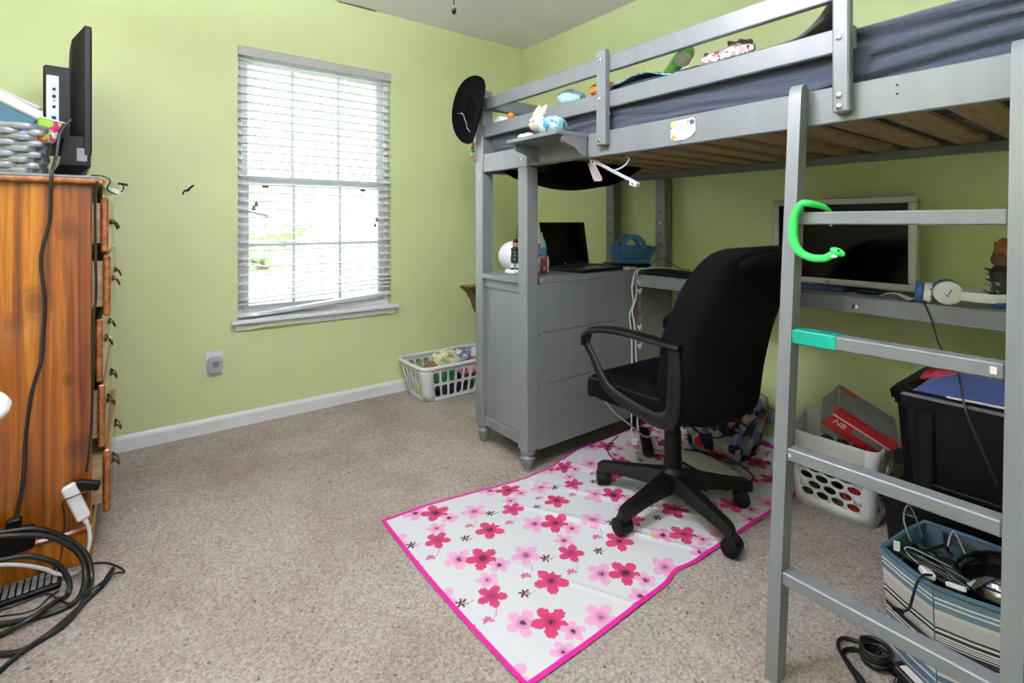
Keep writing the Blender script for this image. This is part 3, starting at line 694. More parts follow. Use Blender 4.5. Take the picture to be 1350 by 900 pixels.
tag(obj('aqua_plush', MB().ball((-.95, -1.52, 1.632), (.05, .07, .036), 20, 12, None, 1, 1, lambda v: v*(1+.25*nz(v, 25, 1))), M('pale_aqua_plush', (176, 214, 224), 1, bmp=.4)), 'pale aqua plush toy behind the guard rail left of the post', 'plush toy')
tag(obj('orange_plush', MB().ball((-.945, -1.70, 1.632), (.04, .05, .034), 16, 10, None, 1, 1, lambda v: v*(1+.3*nz(v, 30, 6))), MORANGE), 'orange plush toy behind the guard rail post', 'plush toy')
tag(obj('aqua_blanket', MB().grid(lambda u, v: (-.985+.22*v, -1.75-.34*u, 1.604+.05*math.sin(PI*min(1, u*1.1+.05))*math.sin(PI*(.25+.6*v))+.01*nz((u, v, 0), 6)), 24, 12), MAQUA, solid=.004), 'aqua printed blanket bunched on the mattress behind the guard rail', 'blanket')
tag(obj('navy_blanket', crumple((-.93, -1.93, 1.60), (.05, .30, .03), .2, 9, 8), M('navy_cloth', (44, 46, 58), .9)), 'dark navy blanket roll lying behind the guard rail', 'blanket')
gp = thing('green_plush', 'green plush creature with a cream snout peeking over the guard rail', 'plush toy', (-.93, -2.07, 1.6))
MGP = M('green_plush_fur', (122, 192, 78), 1, bmp=.5, bscale=260, sheen=.4)
obj('body', MB().tube([(-.92, -1.93, 1.605), (-.925, -1.99, 1.630), (-.93, -2.035, 1.662), (-.935, -2.06, 1.676)], [.016, .019, .024, .026], 14, smooth=5), MGP, gp)
hd = obj('head', MB().ball((-.937, -2.068, 1.680), (.028, .030, .030), 18, 12), MGP, gp)
obj('snout', MB().ball((-.952, -2.068, 1.655), (.024, .029, .022), 16, 10), MCREAM, hd)
for dy in (.012,): obj('eye', MB().ball((-.9665, -2.068+dy*.2, 1.684), .0045, 8, 6), MBLACK, hd)
pk = thing('patterned_plush', 'pink and white spotted plush toy with grey frills behind the guard rail', 'plush toy', (-.95, -2.23, 1.6))
obj('body', crumple((-.95, -2.235, 1.625), (.035, .085, .026), .3, 30, 2), voro('pink_spot_cloth', [(236, 222, 216), (222, 150, 150), (240, 236, 232), (120, 60, 60), (236, 214, 206)], 70), pk)
for y, z in ((-2.17, 1.636), (-2.25, 1.652), (-2.285, 1.648)): obj('frill', crumple((-.95, y, z), (.02, .02, .012), .6, 60, 3, 16, 10), M('grey_frill', (96, 96, 98), .9), pk)
def greyfold(u, v):
    y = -2.16-.36*u; h = .012+.016*u+.095*max(0, (u-.74)/.26)**2.0*(1-.25*math.sin(PI*v))
    return (-.985+.12*v-.01*math.sin(8*u), y, 1.598+h*math.sin(PI*(.15+.75*(1-v)))+.004*nz((u, v, 0), 9))
tag(obj('grey_blanket', MB().grid(greyfold, 40, 10), M('charcoal_fleece', (66, 64, 68), .95, sheen=.3), solid=.008, ang=180), 'charcoal fleece blanket with an upturned corner behind the guard rail', 'blanket')

# ================================================================== DRESSER SIDE
dr = thing('dresser', 'tall orange pine dresser with brass drawer pulls at the left', 'dresser', (-2.8, -.515, 0))
obj('side_panel', MB().box(-3.06, -2.543, -.93, -.905, .115, 1.228, .002), MDRESSK, dr)
obj('side_panel', MB().box(-3.06, -2.543, -.125, -.10, .115, 1.228, .002), MDRESS, dr)
obj('back_board', MB().box(-3.065, -3.055, -.905, -.125, .115, 1.228, .001), MDRESS, dr)
obj('top_board', MB().box(-3.08, -2.508, -.955, -.075, 1.228, 1.247, .006), MDRESSF, dr)
bs_ = obj('plinth', MB().box(-3.07, -2.541, -.942, -.09, 0, .105, .004), MDRESS, dr)
obj('plinth_moulding', MB().box(-3.07, -2.536, -.947, -.085, .1, .118, .006), MDRESSF, bs_)
rows = ((1.005, 1.19, .020), (.79, .995, .026), (.57, .78, .006), (.35, .56, .012), (.128, .34, .026))
def pull(y, z, x, parent):
    p = obj('drawer_pull', MB().tube([(x, y-.028, z), (x+.012, y-.03, z-.004), (x+.02, y-.02, z-.022), (x+.021, y, z-.027), (x+.02, y+.02, z-.022), (x+.012, y+.03, z-.004), (x, y+.028, z)], .0032, 6, smooth=3), MBRASS, parent)
    return p
for z0, z1, op in rows:
    xf = -2.541+op
    d = obj('drawer', MB().box(xf, xf+.02, -.9, -.13, z0, z1, .005), MDRESSF, dr)
    obj('drawer_box', MB().box(-3.0, xf, -.885, -.145, z0+.03, z1-.02, .002), MPINE, d)
    for y in (-.72, -.32):
        pull(y, (z0+z1)/2+.01, xf+.02, d)
        for s in (-.028, .028): obj('pull_rosette', MB().lathe([(0, 0), (.011, 0), (.009, .004), (.005, .008), (0, .009)], (0, 0, 0), 12, along((xf+.02, y+s, (z0+z1)/2+.01), (xf+.04, y+s, (z0+z1)/2+.01))), MBRASS, d)
tag(obj('dresser_mat', MB().box(-3.05, -2.528, -.948, -.2, 1.2475, 1.256, .002), MGREYPL), 'thin grey mat covering the dresser top under the television', 'mat')

# television seen from its edge
tv = thing('television', 'black flat television turned edge-on atop the pine dresser', 'television', (-2.66, -.5, 1.257))
a_ = math.radians(4.6); T0 = Vector((-2.549, -.80, 0)); te = Vector((-math.sin(a_), math.cos(a_), 0)); tn = Vector((math.cos(a_), math.sin(a_), 0))
TM = Matrix(((te[0], -tn[0], 0, T0[0]), (te[1], -tn[1], 0, T0[1]), (0, 0, 1, 0), (0, 0, 0, 1)))   # local x along the width, y towards the back, z up
MTVB = M('tv_back_plastic', (9, 10, 11), .5, spec=.2)
obj('screen_frame', MB().box(0, .73, 0, .022, 1.335, 1.785, .004, TM), MBLACK, tv)
obj('screen', MB().box(.012, .718, -.001, .001, 1.35, 1.77, 0, TM), MSCREEN, tv)
obj('rear_shell', MB().rings([[TM @ Vector(p) for p in ((x0, y, z0), (x1, y, z0), (x1, y, z1), (x0, y, z1))] for x0, x1, y, z0, z1 in ((.004, .726, .022, 1.34, 1.778), (.03, .70, .052, 1.37, 1.735), (.05, .68, .058, 1.40, 1.70))]), MTVB, tv)
bk = obj('electronics_housing', MB().box(.045, .6, .05, .125, 1.385, 1.64, .006, TM), MTVB, tv)
obj('port_panel', MB().box(.0405, .046, .085, .117, 1.41, 1.605, .001, TM), M('port_label', (190, 194, 206), .5), bk)
for z, r in ((1.56, .006), (1.535, .0065), (1.52, .003), (1.50, .006), (1.462, .008)): obj('port', MB().box(.0385, .041, .096-r*.5, .096+r*.9, z-r, z+r*.6, .001, TM), MBLACK, bk)
ch = obj('speaker_chin', MB().rings([[TM @ Vector(p) for p in ((x0, y0, z), (x1, y0, z), (x1, y1, z), (x0, y1, z))] for x0, x1, y0, y1, z in ((.004, .726, .002, .07, 1.40), (.004, .726, .002, .085, 1.30), (.03, .70, .03, .10, 1.272))]), MBLACK, tv)
obj('vent_plate', MB().box(.0015, .0045, .012, .04, 1.315, 1.36, .001, TM), MGREYPL, ch)
obj('stand_neck', MB().box(.28, .45, .03, .07, 1.262, 1.29, .002, TM), MBLACK, tv)
obj('stand_base', MB().box(.18, .55, -.03, .12, 1.2565, 1.268, .004, TM), MBLACKG, tv)

# woven basket
wb = thing('woven_basket', 'silver woven basket on the dresser behind the television', 'basket', (-2.80, -.80, 1.2565))
MWEAVE = M('silver_weave', (128, 130, 133), .38, .4)
def rr_pt(t, hx, hy, r):
    segs = []; L = [2*(hx-r), PI*r/2, 2*(hy-r), PI*r/2]*2; tot = sum(L); s = (t % 1)*tot
    cs = [(hx-r, -hy+r), (hx-r, hy-r), (-hx+r, hy-r), (-hx+r, -hy+r)]
    pos = [(-hx+r, -hy), None, (hx, -hy+r), None, (hx-r, hy), None, (-hx, hy-r), None]
    dirs = [(1, 0), None, (0, 1), None, (-1, 0), None, (0, -1), None]
    for i, l in enumerate(L):
        if s <= l or i == 7:
            if i % 2 == 0: return (pos[i][0]+dirs[i][0]*s, pos[i][1]+dirs[i][1]*s)
            k = i//2; a0 = -PI/2+k*PI/2; a = a0+s/r; return (cs[k][0]+r*math.cos(a), cs[k][1]+r*math.sin(a))
        s -= l
WC = (-2.805, -.80)
def wpt(t, h, off):
    k = 1+.16*h; x, y = rr_pt(t, .125*k+off, .105*k+off, .035); return (WC[0]+x, WC[1]+y, 1.2565+h*.155)
NW = 22
for j in range(9):
    obj('strand', MB().tube([wpt(k/(NW*4), (j+.5)/9, .006*math.sin(2*PI*(k/4)/2+(PI if j % 2 else 0))) for k in range(NW*4)], 1, 8, closed=True, flat=(.0045, .0105), up=(0, 0, 1)), MWEAVE, wb)
for k in range(NW): obj('stake', MB().tube([wpt((k+.25)/NW, h/4, 0) for h in range(5)], .004, 6), MWEAVE, wb)
obj('basket_base', MB().box(WC[0]-.115, WC[0]+.115, WC[1]-.095, WC[1]+.095, 1.2567, 1.262, .002), MWEAVE, wb)
tb = thing('storage_case', 'teal box with a white lid leaning inside the silver basket', 'box', (-2.80, -.83, 1.36))
TB = at((-2.785, -.86, 1.447), 0, .48, .1)
obj('case_body', MB().box(-.13, .10, -.03, .03, -.07, .035, .004, TB), M('deep_teal', (36, 78, 96), .5), tb)
obj('case_lid', MB().box(-.132, .102, -.033, .033, .035, .065, .006, TB), MWPLAST, tb)
tag(obj('white_notebook', MB().box(-.10, .085, -.04, .0, 0, .012, .003, at((-2.765, -.75, 1.515), 0, .42, .1)), MLGREY), 'pale grey notebook lying behind the teal box in the silver basket', 'notebook')
cp = thing('paper_cup', 'green printed paper cup tipped in the silver basket', 'cup', (-2.68, -.83, 1.37))
CM = at((-2.672, -.835, 1.372), .1, .22, 0) @ Matrix.Scale(1.18, 4)
obj('cup_wall', MB().lathe([(.026, 0), (.034, .062), (.032, .062), (.024, .003)], (0, 0, 0), 26, CM), voro('cup_print', [(150, 196, 70), (140, 190, 60), (156, 200, 76), (206, 60, 130), (160, 200, 80), (146, 190, 70), (236, 236, 226)], 40), cp)
obj('cup_rim', MB().tube([CM @ Vector((.034*math.cos(2*PI*k/24), .034*math.sin(2*PI*k/24), .062)) for k in range(24)], .0028, 6, closed=True), MWPAPER, cp)
tag(obj('small_jar', MB().lathe([(.010, 0), (.018, .006), (.019, .03), (.014, .036), (.014, .048), (.0, .048)], (0, 0, 0), 18, at((-2.72, -.90, 1.366), .2, .7, .2)), M('pale_blue_plastic', (150, 170, 206), .4)), 'small pale blue jar tipped on the basket rim beside the cup', 'jar')
tag(obj('orange_trinket', crumple((-2.668, -.895, 1.375), (.012, .012, .012), .4, 60, 1, 14, 9), M('bright_orange', (226, 120, 40), .5)), 'tiny orange trinket below the green paper cup', 'trinket')

# looped wire hanging off the dresser corner
gl = thing('wire_goggles', 'clear goggles with a thin black strap hanging off the dresser corner', 'goggles', (-2.49, -.9, 1.19))
obj('strap', MB().tube([(-2.545, -.93, 1.259), (-2.515, -.94, 1.257), (-2.495, -.945, 1.243), (-2.503, -.94, 1.215), (-2.48, -.93, 1.20), (-2.462, -.92, 1.215), (-2.462, -.92, 1.232)], .0022, 6, smooth=5), MBLACK, gl)
obj('clear_lens', MB().grid(lambda u, v: (-2.497+.03*v, -.935+.012*math.sin(PI*u), 1.238-.03*u-.012*v), 6, 4), M('clear_plastic', (190, 196, 180), .1, alpha=.5), gl, solid=.002)
obj('lens_clip', MB().box(-.014, .014, -.006, .006, -.004, .004, .002, at((-2.462, -.918, 1.234), 0, .15)), MBLACK, gl)

# cables and plugs by the dresser
def cable(name, path, r, mat, label, cat='cable', smooth=6, seg=8, group=None): return tag(obj(name, MB().tube(path, r, seg, smooth=smooth), mat, ang=180), label, cat, group)
cable('television_cable', [(-2.60, -.83, 1.45), (-2.625, -.86, 1.40), (-2.632, -.9, 1.32), (-2.636, -.955, 1.268), (-2.639, -.9635, 1.23), (-2.644, -.937, 1.112), (-2.665, -.937, .995), (-2.656, -.937, .855), (-2.66, -.937, .75), (-2.665, -.937, .669), (-2.685, -.937, .58), (-2.699, -.937, .444), (-2.705, -.94, .308), (-2.715, -.955, .22), (-2.722, -.985, .19)], .0048, MRUBBER, 'black cable running down the middle of the dresser side')
cable('corner_cable', [(-2.528, -.962, 1.240), (-2.533, -.948, 1.2), (-2.534, -.937, 1.088), (-2.532, -.937, .867), (-2.538, -.937, .794), (-2.541, -.937, .55), (-2.545, -.94, .404), (-2.556, -.955, .30)], .0038, MRUBBER, 'thin black cable running down the front corner of the dresser')
ab = thing('power_adapter', 'white power adapter brick hanging against the dresser side', 'adapter', (-2.575, -.985, .15))
AM = frame((-2.578, -.982, .222), (.36, -.1, -1.0), (.93, .0, .33))
obj('adapter_body', MB().box(-.062, .058, -.017, .017, -.014, .014, .005, AM), MWPLAST, ab)
obj('adapter_boot', MB().lathe([(.008, 0), (.007, .014), (.004, .022)], (0, 0, 0), 12, AM @ at((.058, 0, 0), 0, PI/2)), MWPLAST, ab)
obj('adapter_cord', MB().tube([AM @ Vector((.078, 0, 0)), (-2.546, -.99, .124), (-2.545, -.995, .09), (-2.555, -1.0, .05), (-2.575, -1.0, .012), (-2.62, -1.01, .03), (-2.646, -1.02, .061), (-2.695, -1.02, .093), (-2.75, -1.02, .115), (-2.83, -1.02, .12)], .0052, 8, smooth=6), MWCABLE, ab)
tag(obj('plug_block', MB().box(-.032, .032, -.012, .012, -.013, .013, .004, frame((-2.551, -.963, .262), (1, 0, -.42), (0, 1, 0))), MBLACK), 'black plug block behind the white power adapter', 'plug')
cable('thin_adapter_lead', [(-2.553, -1.0, .255), (-2.585, -1.004, .252), (-2.608, -1.0, .241), (-2.606, -.99, .2), (-2.605, -.985, .174), (-2.608, -.99, .133), (-2.613, -1.0, .072), (-2.63, -1.0, .04)], .0022, MRUBBER, 'thin black lead looped over the white power adapter')
ps = thing('power_strip', 'black power strip propped against the dresser base', 'power strip', (-2.75, -1.0, .1))
obj('strip_body', MB().box(-2.93, -2.672, -1.012, -.975, .125, .195, .008), MBLACK, ps)
obj('strip_plug', MB().box(-2.735, -2.70, -1.0, -.975, .195, .225, .005), MBLACK, ps)
obj('strip_foot', MB().box(-2.93, -2.90, -1.012, -.95, 0, .125, .004), MBLACK, ps)
cable('coiled_cable', [(-2.833, -1.03, .232), (-2.746, -1.03, .212), (-2.665, -1.025, .192), (-2.596, -1.015, .13), (-2.55, -1.03, .069), (-2.537, -1.07, .012), (-2.548, -1.158, .0075), (-2.581, -1.238, .0075), (-2.635, -1.275, .0075), (-2.676, -1.288, .0075), (-2.752, -1.236, .0075)], .0075, MRUBBER, 'thick black cable of the coil, its outer turn')
cable('coiled_cable', [(-2.805, -1.045, .219), (-2.713, -1.045, .2), (-2.63, -1.035, .158), (-2.568, -1.035, .083), (-2.552, -1.062, .026), (-2.562, -1.136, .0075), (-2.6, -1.166, .0075), (-2.663, -1.159, .0075), (-2.726, -1.138, .0075), (-2.787, -1.114, .0075)], .0075, MRUBBER, 'thick black cable of the coil, its middle turn')
cable('coiled_cable', [(-2.798, -1.07, .177), (-2.739, -1.07, .153), (-2.676, -1.07, .139), (-2.615, -1.07, .09), (-2.588, -1.085, .036), (-2.59, -1.105, .009), (-2.614, -1.144, .022), (-2.661, -1.185, .022), (-2.72, -1.187, .0075), (-2.778, -1.177, .0075)], .0075, MRUBBER, 'thick black cable of the coil, its inner turn')
t = thing('plug_cable', 'black cable with a barrel plug lying along the carpet', 'cable', (-2.6, -1.2, 0))
obj('cable_run', MB().tube([(-2.74, -1.42, .0075), (-2.697, -1.338, .0075), (-2.661, -1.3, .012), (-2.608, -1.25, .0075), (-2.55, -1.175, .0075), (-2.509, -1.118, .0075)], .0062, 8, smooth=6), MRUBBER, t)
obj('barrel_plug', MB().tube([(-2.513, -1.123, .0085), (-2.498, -1.085, .0085), (-2.487, -1.043, .0085)], [.006, .0085, .007], 10), MBLACK, t)
cable('thin_floor_lead', [(-2.55, -.96, .004), (-2.528, -.968, .004), (-2.499, -.991, .004), (-2.469, -1.04, .004), (-2.457, -1.075, .004), (-2.483, -1.094, .02), (-2.518, -1.12, .016), (-2.548, -1.147, .016), (-2.575, -1.171, .016), (-2.606, -1.129, .016), (-2.629, -1.065, .004), (-2.654, -1.052, .004), (-2.705, -1.06, .004), (-2.763, -1.06, .004)], .0028, MRUBBER, 'thin black lead looping out past the dresser corner on the carpet')
cable('slim_floor_lead', [(-2.79, -1.083, .004), (-2.73, -1.113, .016), (-2.681, -1.139, .018), (-2.652, -1.133, .016), (-2.632, -1.085, .009), (-2.612, -1.062, .006)], .0025, MRUBBER, 'slim black lead crossing inside the cable coil')
kb = thing('keyboard', 'black keyboard lying flat on the carpet under the cable coil', 'keyboard', (-2.78, -1.0, 0))
KM = frame((-2.78, -1.005, .0), (1, .04, 0), (0, 1, 0))
obj('keyboard_body', MB().box(-.22, .17, -.045, .045, .001, .018, .005, KM), MBLACK, kb)
key = obj('key', MB().box(.148, .160, -.037, -.024, .018, .023, .002, KM), MGREYPL, kb)
for i in range(24):
    for j in range(5):
        if i or j: clone(key, kb, KM.to_3x3() @ Vector((-.0155*i, .0155*j, 0)))
# white round side table at the left edge
st = thing('side_table', 'small round white side table at the left edge before the dresser', 'table', (-2.93, -1.42, 0))
obj('table_top', MB().lathe([(.001, .650), (.25, .650), (.265, .66), (.268, .672), (.26, .684), (.001, .687)], (-2.935, -1.42, 0), 56), MWPLAST, st, ang=50)
obj('table_stem', MB().lathe([(.03, .025), (.03, .655)], (-2.955, -1.42, 0), 20), MWPLAST, st)
obj('table_base', MB().lathe([(.001, 0), (.19, 0), (.19, .012), (.05, .025), (.001, .03)], (-2.985, -1.42, 0), 40), MWPLAST, st)

# ================================================================== LAUNDRY BASKET BY THE WINDOW WALL
def rbasket(name, root, c, lo, hi, h, rad, mat, long_n, short_n, rows, p=6.0, a=.74, b=.84, z0=.0, wall=.003):
    """flared basket: lo/hi half sizes at base and rim"""
    m = MB(); B0, B1 = .10, .90
    def P(side, k, v, corner=False):
        hx = lo[0]+(hi[0]-lo[0])*v; hy = lo[1]+(hi[1]-lo[1])*v; r = rad
        cs = [(hx-r, -hy+r), (hx-r, hy-r), (-hx+r, hy-r), (-hx+r, -hy+r)]
        if corner:
            an = -PI/2+side*PI/2+k*PI/2; x, y = cs[side][0]+r*math.cos(an), cs[side][1]+r*math.sin(an)
        else:
            s = [((-hx+r, -hy), (hx-r, -hy)), ((hx, -hy+r), (hx, hy-r)), ((hx-r, hy), (-hx+r, hy)), ((-hx, hy-r), (-hx, -hy+r))][side]
            x = s[0][0]+(s[1][0]-s[0][0])*k; y = s[0][1]+(s[1][1]-s[0][1])*k
        return (c[0]+x, c[1]+y, z0+.006+(h-.006)*v)
    for sd in range(4):
        n = long_n if sd % 2 == 0 else short_n
        fn = lambda u, v, sd=sd: P(sd, u, v)
        for j in range(rows):
            for i in range(n): m.cell(fn, i/n, (i+1)/n, B0+(B1-B0)*j/rows, B0+(B1-B0)*(j+1)/rows, a, b, p)
        m.grid(lambda u, v, fn=fn: fn(u, B0*v), n, 1); m.grid(lambda u, v, fn=fn: fn(u, B1+(1-B1)*v), n, 1)
        m.grid(lambda u, v, sd=sd: P(sd, u, v, True), 6, 4)
    o = obj('basket_wall', m, mat, root, solid=wall, ang=50)
    rim = []
    for sd in range(4):
        rim += [P(sd, k/6, 1) for k in range(6)]+[P(sd, k/6, 1, True) for k in range(6)]
    obj('basket_rim', MB().tube(rim, 1, 10, closed=True, flat=(.010, .012), up=(0, 0, 1)), mat, root)
    base = []
    for sd in range(4): base += [P(sd, 0, 0), P(sd, 1, 0)]+[P(sd, k/5, 0, True) for k in range(1, 5)]
    obj('basket_floor', MB().prism([(x, y) for x, y, z in base], lambda a_, b_, t: (a_, b_, t), z0, z0+.007), mat, root)
lb = thing('laundry_basket', 'white slotted laundry basket of clothes under the window corner', 'basket', (-.745, -.20, 0))
rbasket('laundry_basket', lb, (-.745, -.20), (.265, .135), (.315, .18), .225, .055, MWPLAST, 9, 4, 2, wall=.004)
cl = [('cream_cloth', (-.80, -.19, .215), (.09, .075, .06), (222, 214, 168), 'cream and yellow cloth heaped on top in the laundry basket', 'cloth'),
      ('blue_print_cloth', (-.70, -.20, .215), (.07, .07, .055), (120, 128, 160), 'blue printed cloth heaped beside the cream cloth in the laundry basket', 'cloth'),
      ('brown_cloth', (-.905, -.20, .165), (.06, .06, .045), (120, 92, 66), 'brown cloth bundle at the left of the laundry basket', 'cloth'),
      ('green_cloth', (-.835, -.235, .125), (.075, .08, .05), (40, 110, 66), 'green cloth seen through the upper slots of the laundry basket', 'cloth'),
      ('pink_cloth', (-.63, -.225, .15), (.10, .09, .05), (196, 110, 140), 'pink cloth seen through the upper slots of the laundry basket', 'cloth'),
      ('black_garment', (-.82, -.20, .055), (.15, .11, .05), (36, 38, 48), 'dark garment seen through the lower slots of the laundry basket', 'clothes'),
      ('grey_garment', (-.60, -.20, .055), (.13, .11, .05), (96, 96, 104), 'grey garment seen through the lower slots of the laundry basket', 'clothes'),
      ('yellow_cloth', (-.965, -.16, .045), (.035, .07, .035), (206, 204, 90), 'yellow cloth at the left end of the laundry basket', 'cloth')]
for i, (n_, c, r, rgb, lab, cat) in enumerate(cl):
    mt_ = M(n_, rgb, .95, var=.3, vscale=30) if i not in (0, 1, 4) else voro(n_, [rgb, tuple(min(255, int(x*1.2)) for x in rgb), (232, 226, 206), tuple(int(x*.7) for x in rgb), rgb], 45)
    tag(obj(n_, crumple(c, r, .32, 22, i), mt_), lab, cat)
# carved wooden shelf behind the bed post
ws = thing('wall_shelf', 'small carved brown wood shelf on the wall behind the bed post', 'shelf', (-.40, -.06, .45))
obj('shelf_board', MB().box(-.575, -.22, -.13, -.001, .64, .658, .004), MBROWN, ws)
obj('carved_bracket', MB().prism([(0, .64), (-.15, .64), (-.145, .615), (-.125, .60), (-.122, .575), (-.10, .55), (-.085, .50), (-.06, .45), (0, .45)], lambda a, b, t: (-.39+a, t, b), -.10, -.001), MBROWN, ws)

# ================================================================== THINGS ON CABINET AND DESK
ZT = .8535
gb = thing('globe_lamp', 'white frosted ball lamp on the cabinet beside the corner post', 'lamp', (-.883, -1.03, ZT))
obj('globe', MB().ball((-.883, -1.03, ZT+.079), .076, 32, 20), M('frosted_white', (236, 236, 240), .5, var=.01), gb)
obj('lamp_foot', MB().lathe([(.04, 0), (.042, .006), (.03, .012)], (-.883, -1.03, ZT), 24), MWPLAST, gb)
tr = thing('toy_tree', 'small dark green bottle brush tree behind the ball lamp', 'toy tree', (-.80, -.972, ZT))
obj('tree_base', MB().lathe([(.018, 0), (.018, .012), (.004, .014)], (-.80, -.972, ZT), 14), MBROWN, tr)
obj('tree_trunk', MB().tube([(-.80, -.972, ZT+.012), (-.80, -.972, ZT+.26)], .003, 6), MBROWN, tr)
m = MB()
for k in range(700):
    h = random.random()**.8; a = random.random()*2*PI; r = .034*(1-h)+.004; z = ZT+.06+.205*h
    m.tube([(-.80, -.972, z), (-.80+r*math.cos(a), -.972+r*math.sin(a), z+.004)], [.0016, .0008], 3)
m.lathe([(.03, ZT+.055), (.022, ZT+.13), (.010, ZT+.21), (.001, ZT+.268)], (-.80, -.972, 0), 12)
o = obj('needles', m, M('dark_green_bristle', (24, 84, 40), .8), tr, smooth=False); o['kind'] = 'stuff'
fg = thing('toy_figure', 'small painted figure in a dark coat on a white base', 'figurine', (-.945, -1.135, ZT))
fx, fy = -.945, -1.13; FS = 1.25
obj('figure_base', MB().box(fx-.032, fx+.032, fy-.03, fy+.03, ZT, ZT+.018, .005), MWPLAST, fg)
for s in (-1, 1): obj('leg', MB().tube([(fx+.009*s, fy-.007*s, ZT+.017), (fx+.009*s, fy-.007*s, ZT+.045)], [.008, .007], 10), MWPLAST, fg)
for s in (-1, 1): obj('boot', MB().ball((fx+.009*s-.003, fy-.007*s-.003, ZT+.02), (.010, .010, .005), 10, 6), MBLACK, fg)
obj('coat', MB().lathe([(.018, .042), (.019, .06), (.016, .085), (.019, .098), (.010, .106)], (fx, fy, ZT), 16), M('dark_coat', (34, 38, 40), .6), fg)
obj('head', MB().ball((fx, fy, ZT+.116), (.012, .012, .013), 12, 9), M('painted_skin', (206, 130, 110), .6), fg)
obj('cap', MB().lathe([(.012, .122), (.009, .128), (.008, .135), (0, .136)], (fx, fy, ZT), 12), MBLACK, fg)
for k in range(3): obj('coat_button', MB().ball((fx-.013, fy-.013, ZT+.058+.014*k), .002, 6, 5), MWPLAST, fg)
fg.scale = (FS, FS, FS)
tag(obj('blue_gift_bag', MB().rings([[(x, y, z) for x, y in ((-.905-w, -1.235), (-.905+w, -1.235), (-.905+w, -1.205), (-.905-w, -1.205))] for z, w in ((ZT, .028), (ZT+.09, .03), (ZT+.13, .024), (ZT+.15, .034))]), voro('clear_blue_film', [(190, 206, 224), (120, 150, 200), (224, 228, 236), (180, 60, 70)], 60)), 'clear blue wrapped packet half hidden behind the cabinet post', 'packet')
bt = thing('water_bottle', 'clear plastic water bottle in a red knitted sleeve', 'bottle', (-.80, -1.18, ZT))
bx, by = -.822, -1.172
obj('bottle_body', MB().lathe([(.028, .0), (.031, .01), (.031, .12), (.028, .15), (.012, .185), (.012, .2), (0, .2)], (bx, by, ZT), 24), M('clear_pet', (196, 214, 216), .08, alpha=.45), bt)
obj('bottle_label', MB().lathe([(.0316, .088), (.0316, .128)], (bx, by, ZT), 24, cap=False), M('blue_label', (86, 150, 196), .4), bt)
obj('knit_sleeve', MB().lathe([(.033, .001)]+[(.0335+.0018*(k % 2), .004+.006*k) for k in range(14)]+[(.032, .087)], (bx, by, ZT), 24, cap=False), voro('red_knit', [(150, 34, 40), (176, 50, 54), (120, 26, 34), (206, 190, 184)], 120), bt)
obj('knit_fringe', MB().tube([(bx+.026, by-.022, ZT+.085), (bx+.03, by-.025, ZT+.05), (bx+.026, by-.024, ZT+.02), (bx+.032, by-.026, ZT+.004)], .0045, 8, smooth=4), MWPAPER, bt)
# laptop
lp = thing('laptop', 'open black laptop on the cabinet top', 'laptop', (-.51, -1.17, ZT))
LM = frame((-.518, -1.049, ZT), (.362, .026, 0), (-.026, .362, 0))
lbz = obj('laptop_base', MB().box(-.182, .182, -.255, 0, .002, .018, .004, LM), MBLACK, lp)
obj('key_deck', MB().box(-.16, .16, -.135, -.02, .018, .0195, .0005, LM), MBLACKM, lbz)
obj('touchpad', MB().box(-.06, .045, -.235, -.15, .018, .0188, .0003, LM), M('navy_grey_trackpad', (50, 58, 76), .3), lbz)
obj('palm_sticker', MB().box(-.13, -.09, -.24, -.215, .018, .0187, .0002, LM), MLGREY, lbz)
LS = LM @ at((0, .0, .018), -.16)
ls = obj('laptop_lid', MB().box(-.182, .182, 0, .008, 0, .238, .004, LS), MBLACK, lp)
obj('display', MB().box(-.172, .172, -.0008, .0004, .016, .229, 0, LS), MSCREEN, ls)
obj('lid_logo', MB().lathe([(0, 0), (.005, 0), (.005, .0006), (0, .0006)], (0, 0, 0), 14, LS @ at((-.02, -.0008, .009), PI/2)), MLGREY, ls)
# blue basket
bbk = thing('blue_basket', 'small blue perforated plastic basket with a loop handle by the laptop', 'basket', (-.15, -1.2, ZT))
BM = frame((-.155, -1.185, ZT+.022), (.80, -.6, 0), (.6, .80, 0))
MBLUE = M('blue_plastic', (58, 104, 156), .4)
m = MB()
def bpt(side, u, v):
    hx = .092+.03*v; hy = .05+.02*v
    s = [((-hx, -hy), (hx, -hy)), ((hx, -hy), (hx, hy)), ((hx, hy), (-hx, hy)), ((-hx, hy), (-hx, -hy))][side]
    return BM @ Vector((s[0][0]+(s[1][0]-s[0][0])*u, s[0][1]+(s[1][1]-s[0][1])*u, .0+.095*v))
for sd in range(4):
    n = 6 if sd % 2 == 0 else 3
    fn = lambda u, v, sd=sd: bpt(sd, u, v)
    for j in range(3):
        for i in range(n): m.cell(fn, .1+.8*i/n, .1+.8*(i+1)/n, .22+.5*j/3, .22+.5*(j+1)/3, .7, .72, 2.0, 16)
    m.grid(lambda u, v, fn=fn: fn(u, .22*v), 2, 1); m.grid(lambda u, v, fn=fn: fn(u, .72+.28*v), 2, 1)
    m.grid(lambda u, v, fn=fn: fn(.1*u, .22+.5*v), 1, 1); m.grid(lambda u, v, fn=fn: fn(.9+.1*u, .22+.5*v), 1, 1)
obj('basket_wall', m, MBLUE, bbk, solid=.003, smooth=False)
obj('basket_floor', MB().box(-.092, .092, -.05, .05, -.001, .003, 0, BM), MBLUE, bbk)
for s in (-1, 1): obj('handle', MB().tube([BM @ Vector((.058*math.cos(t_)*1.0, s*.07, .09+.06*math.sin(t_))) for t_ in [PI*k/14 for k in range(15)]], .011, 8, flat=(.28, 1.2), up=BM.to_3x3() @ Vector((0, 0, 1))), MBLUE, bbk)
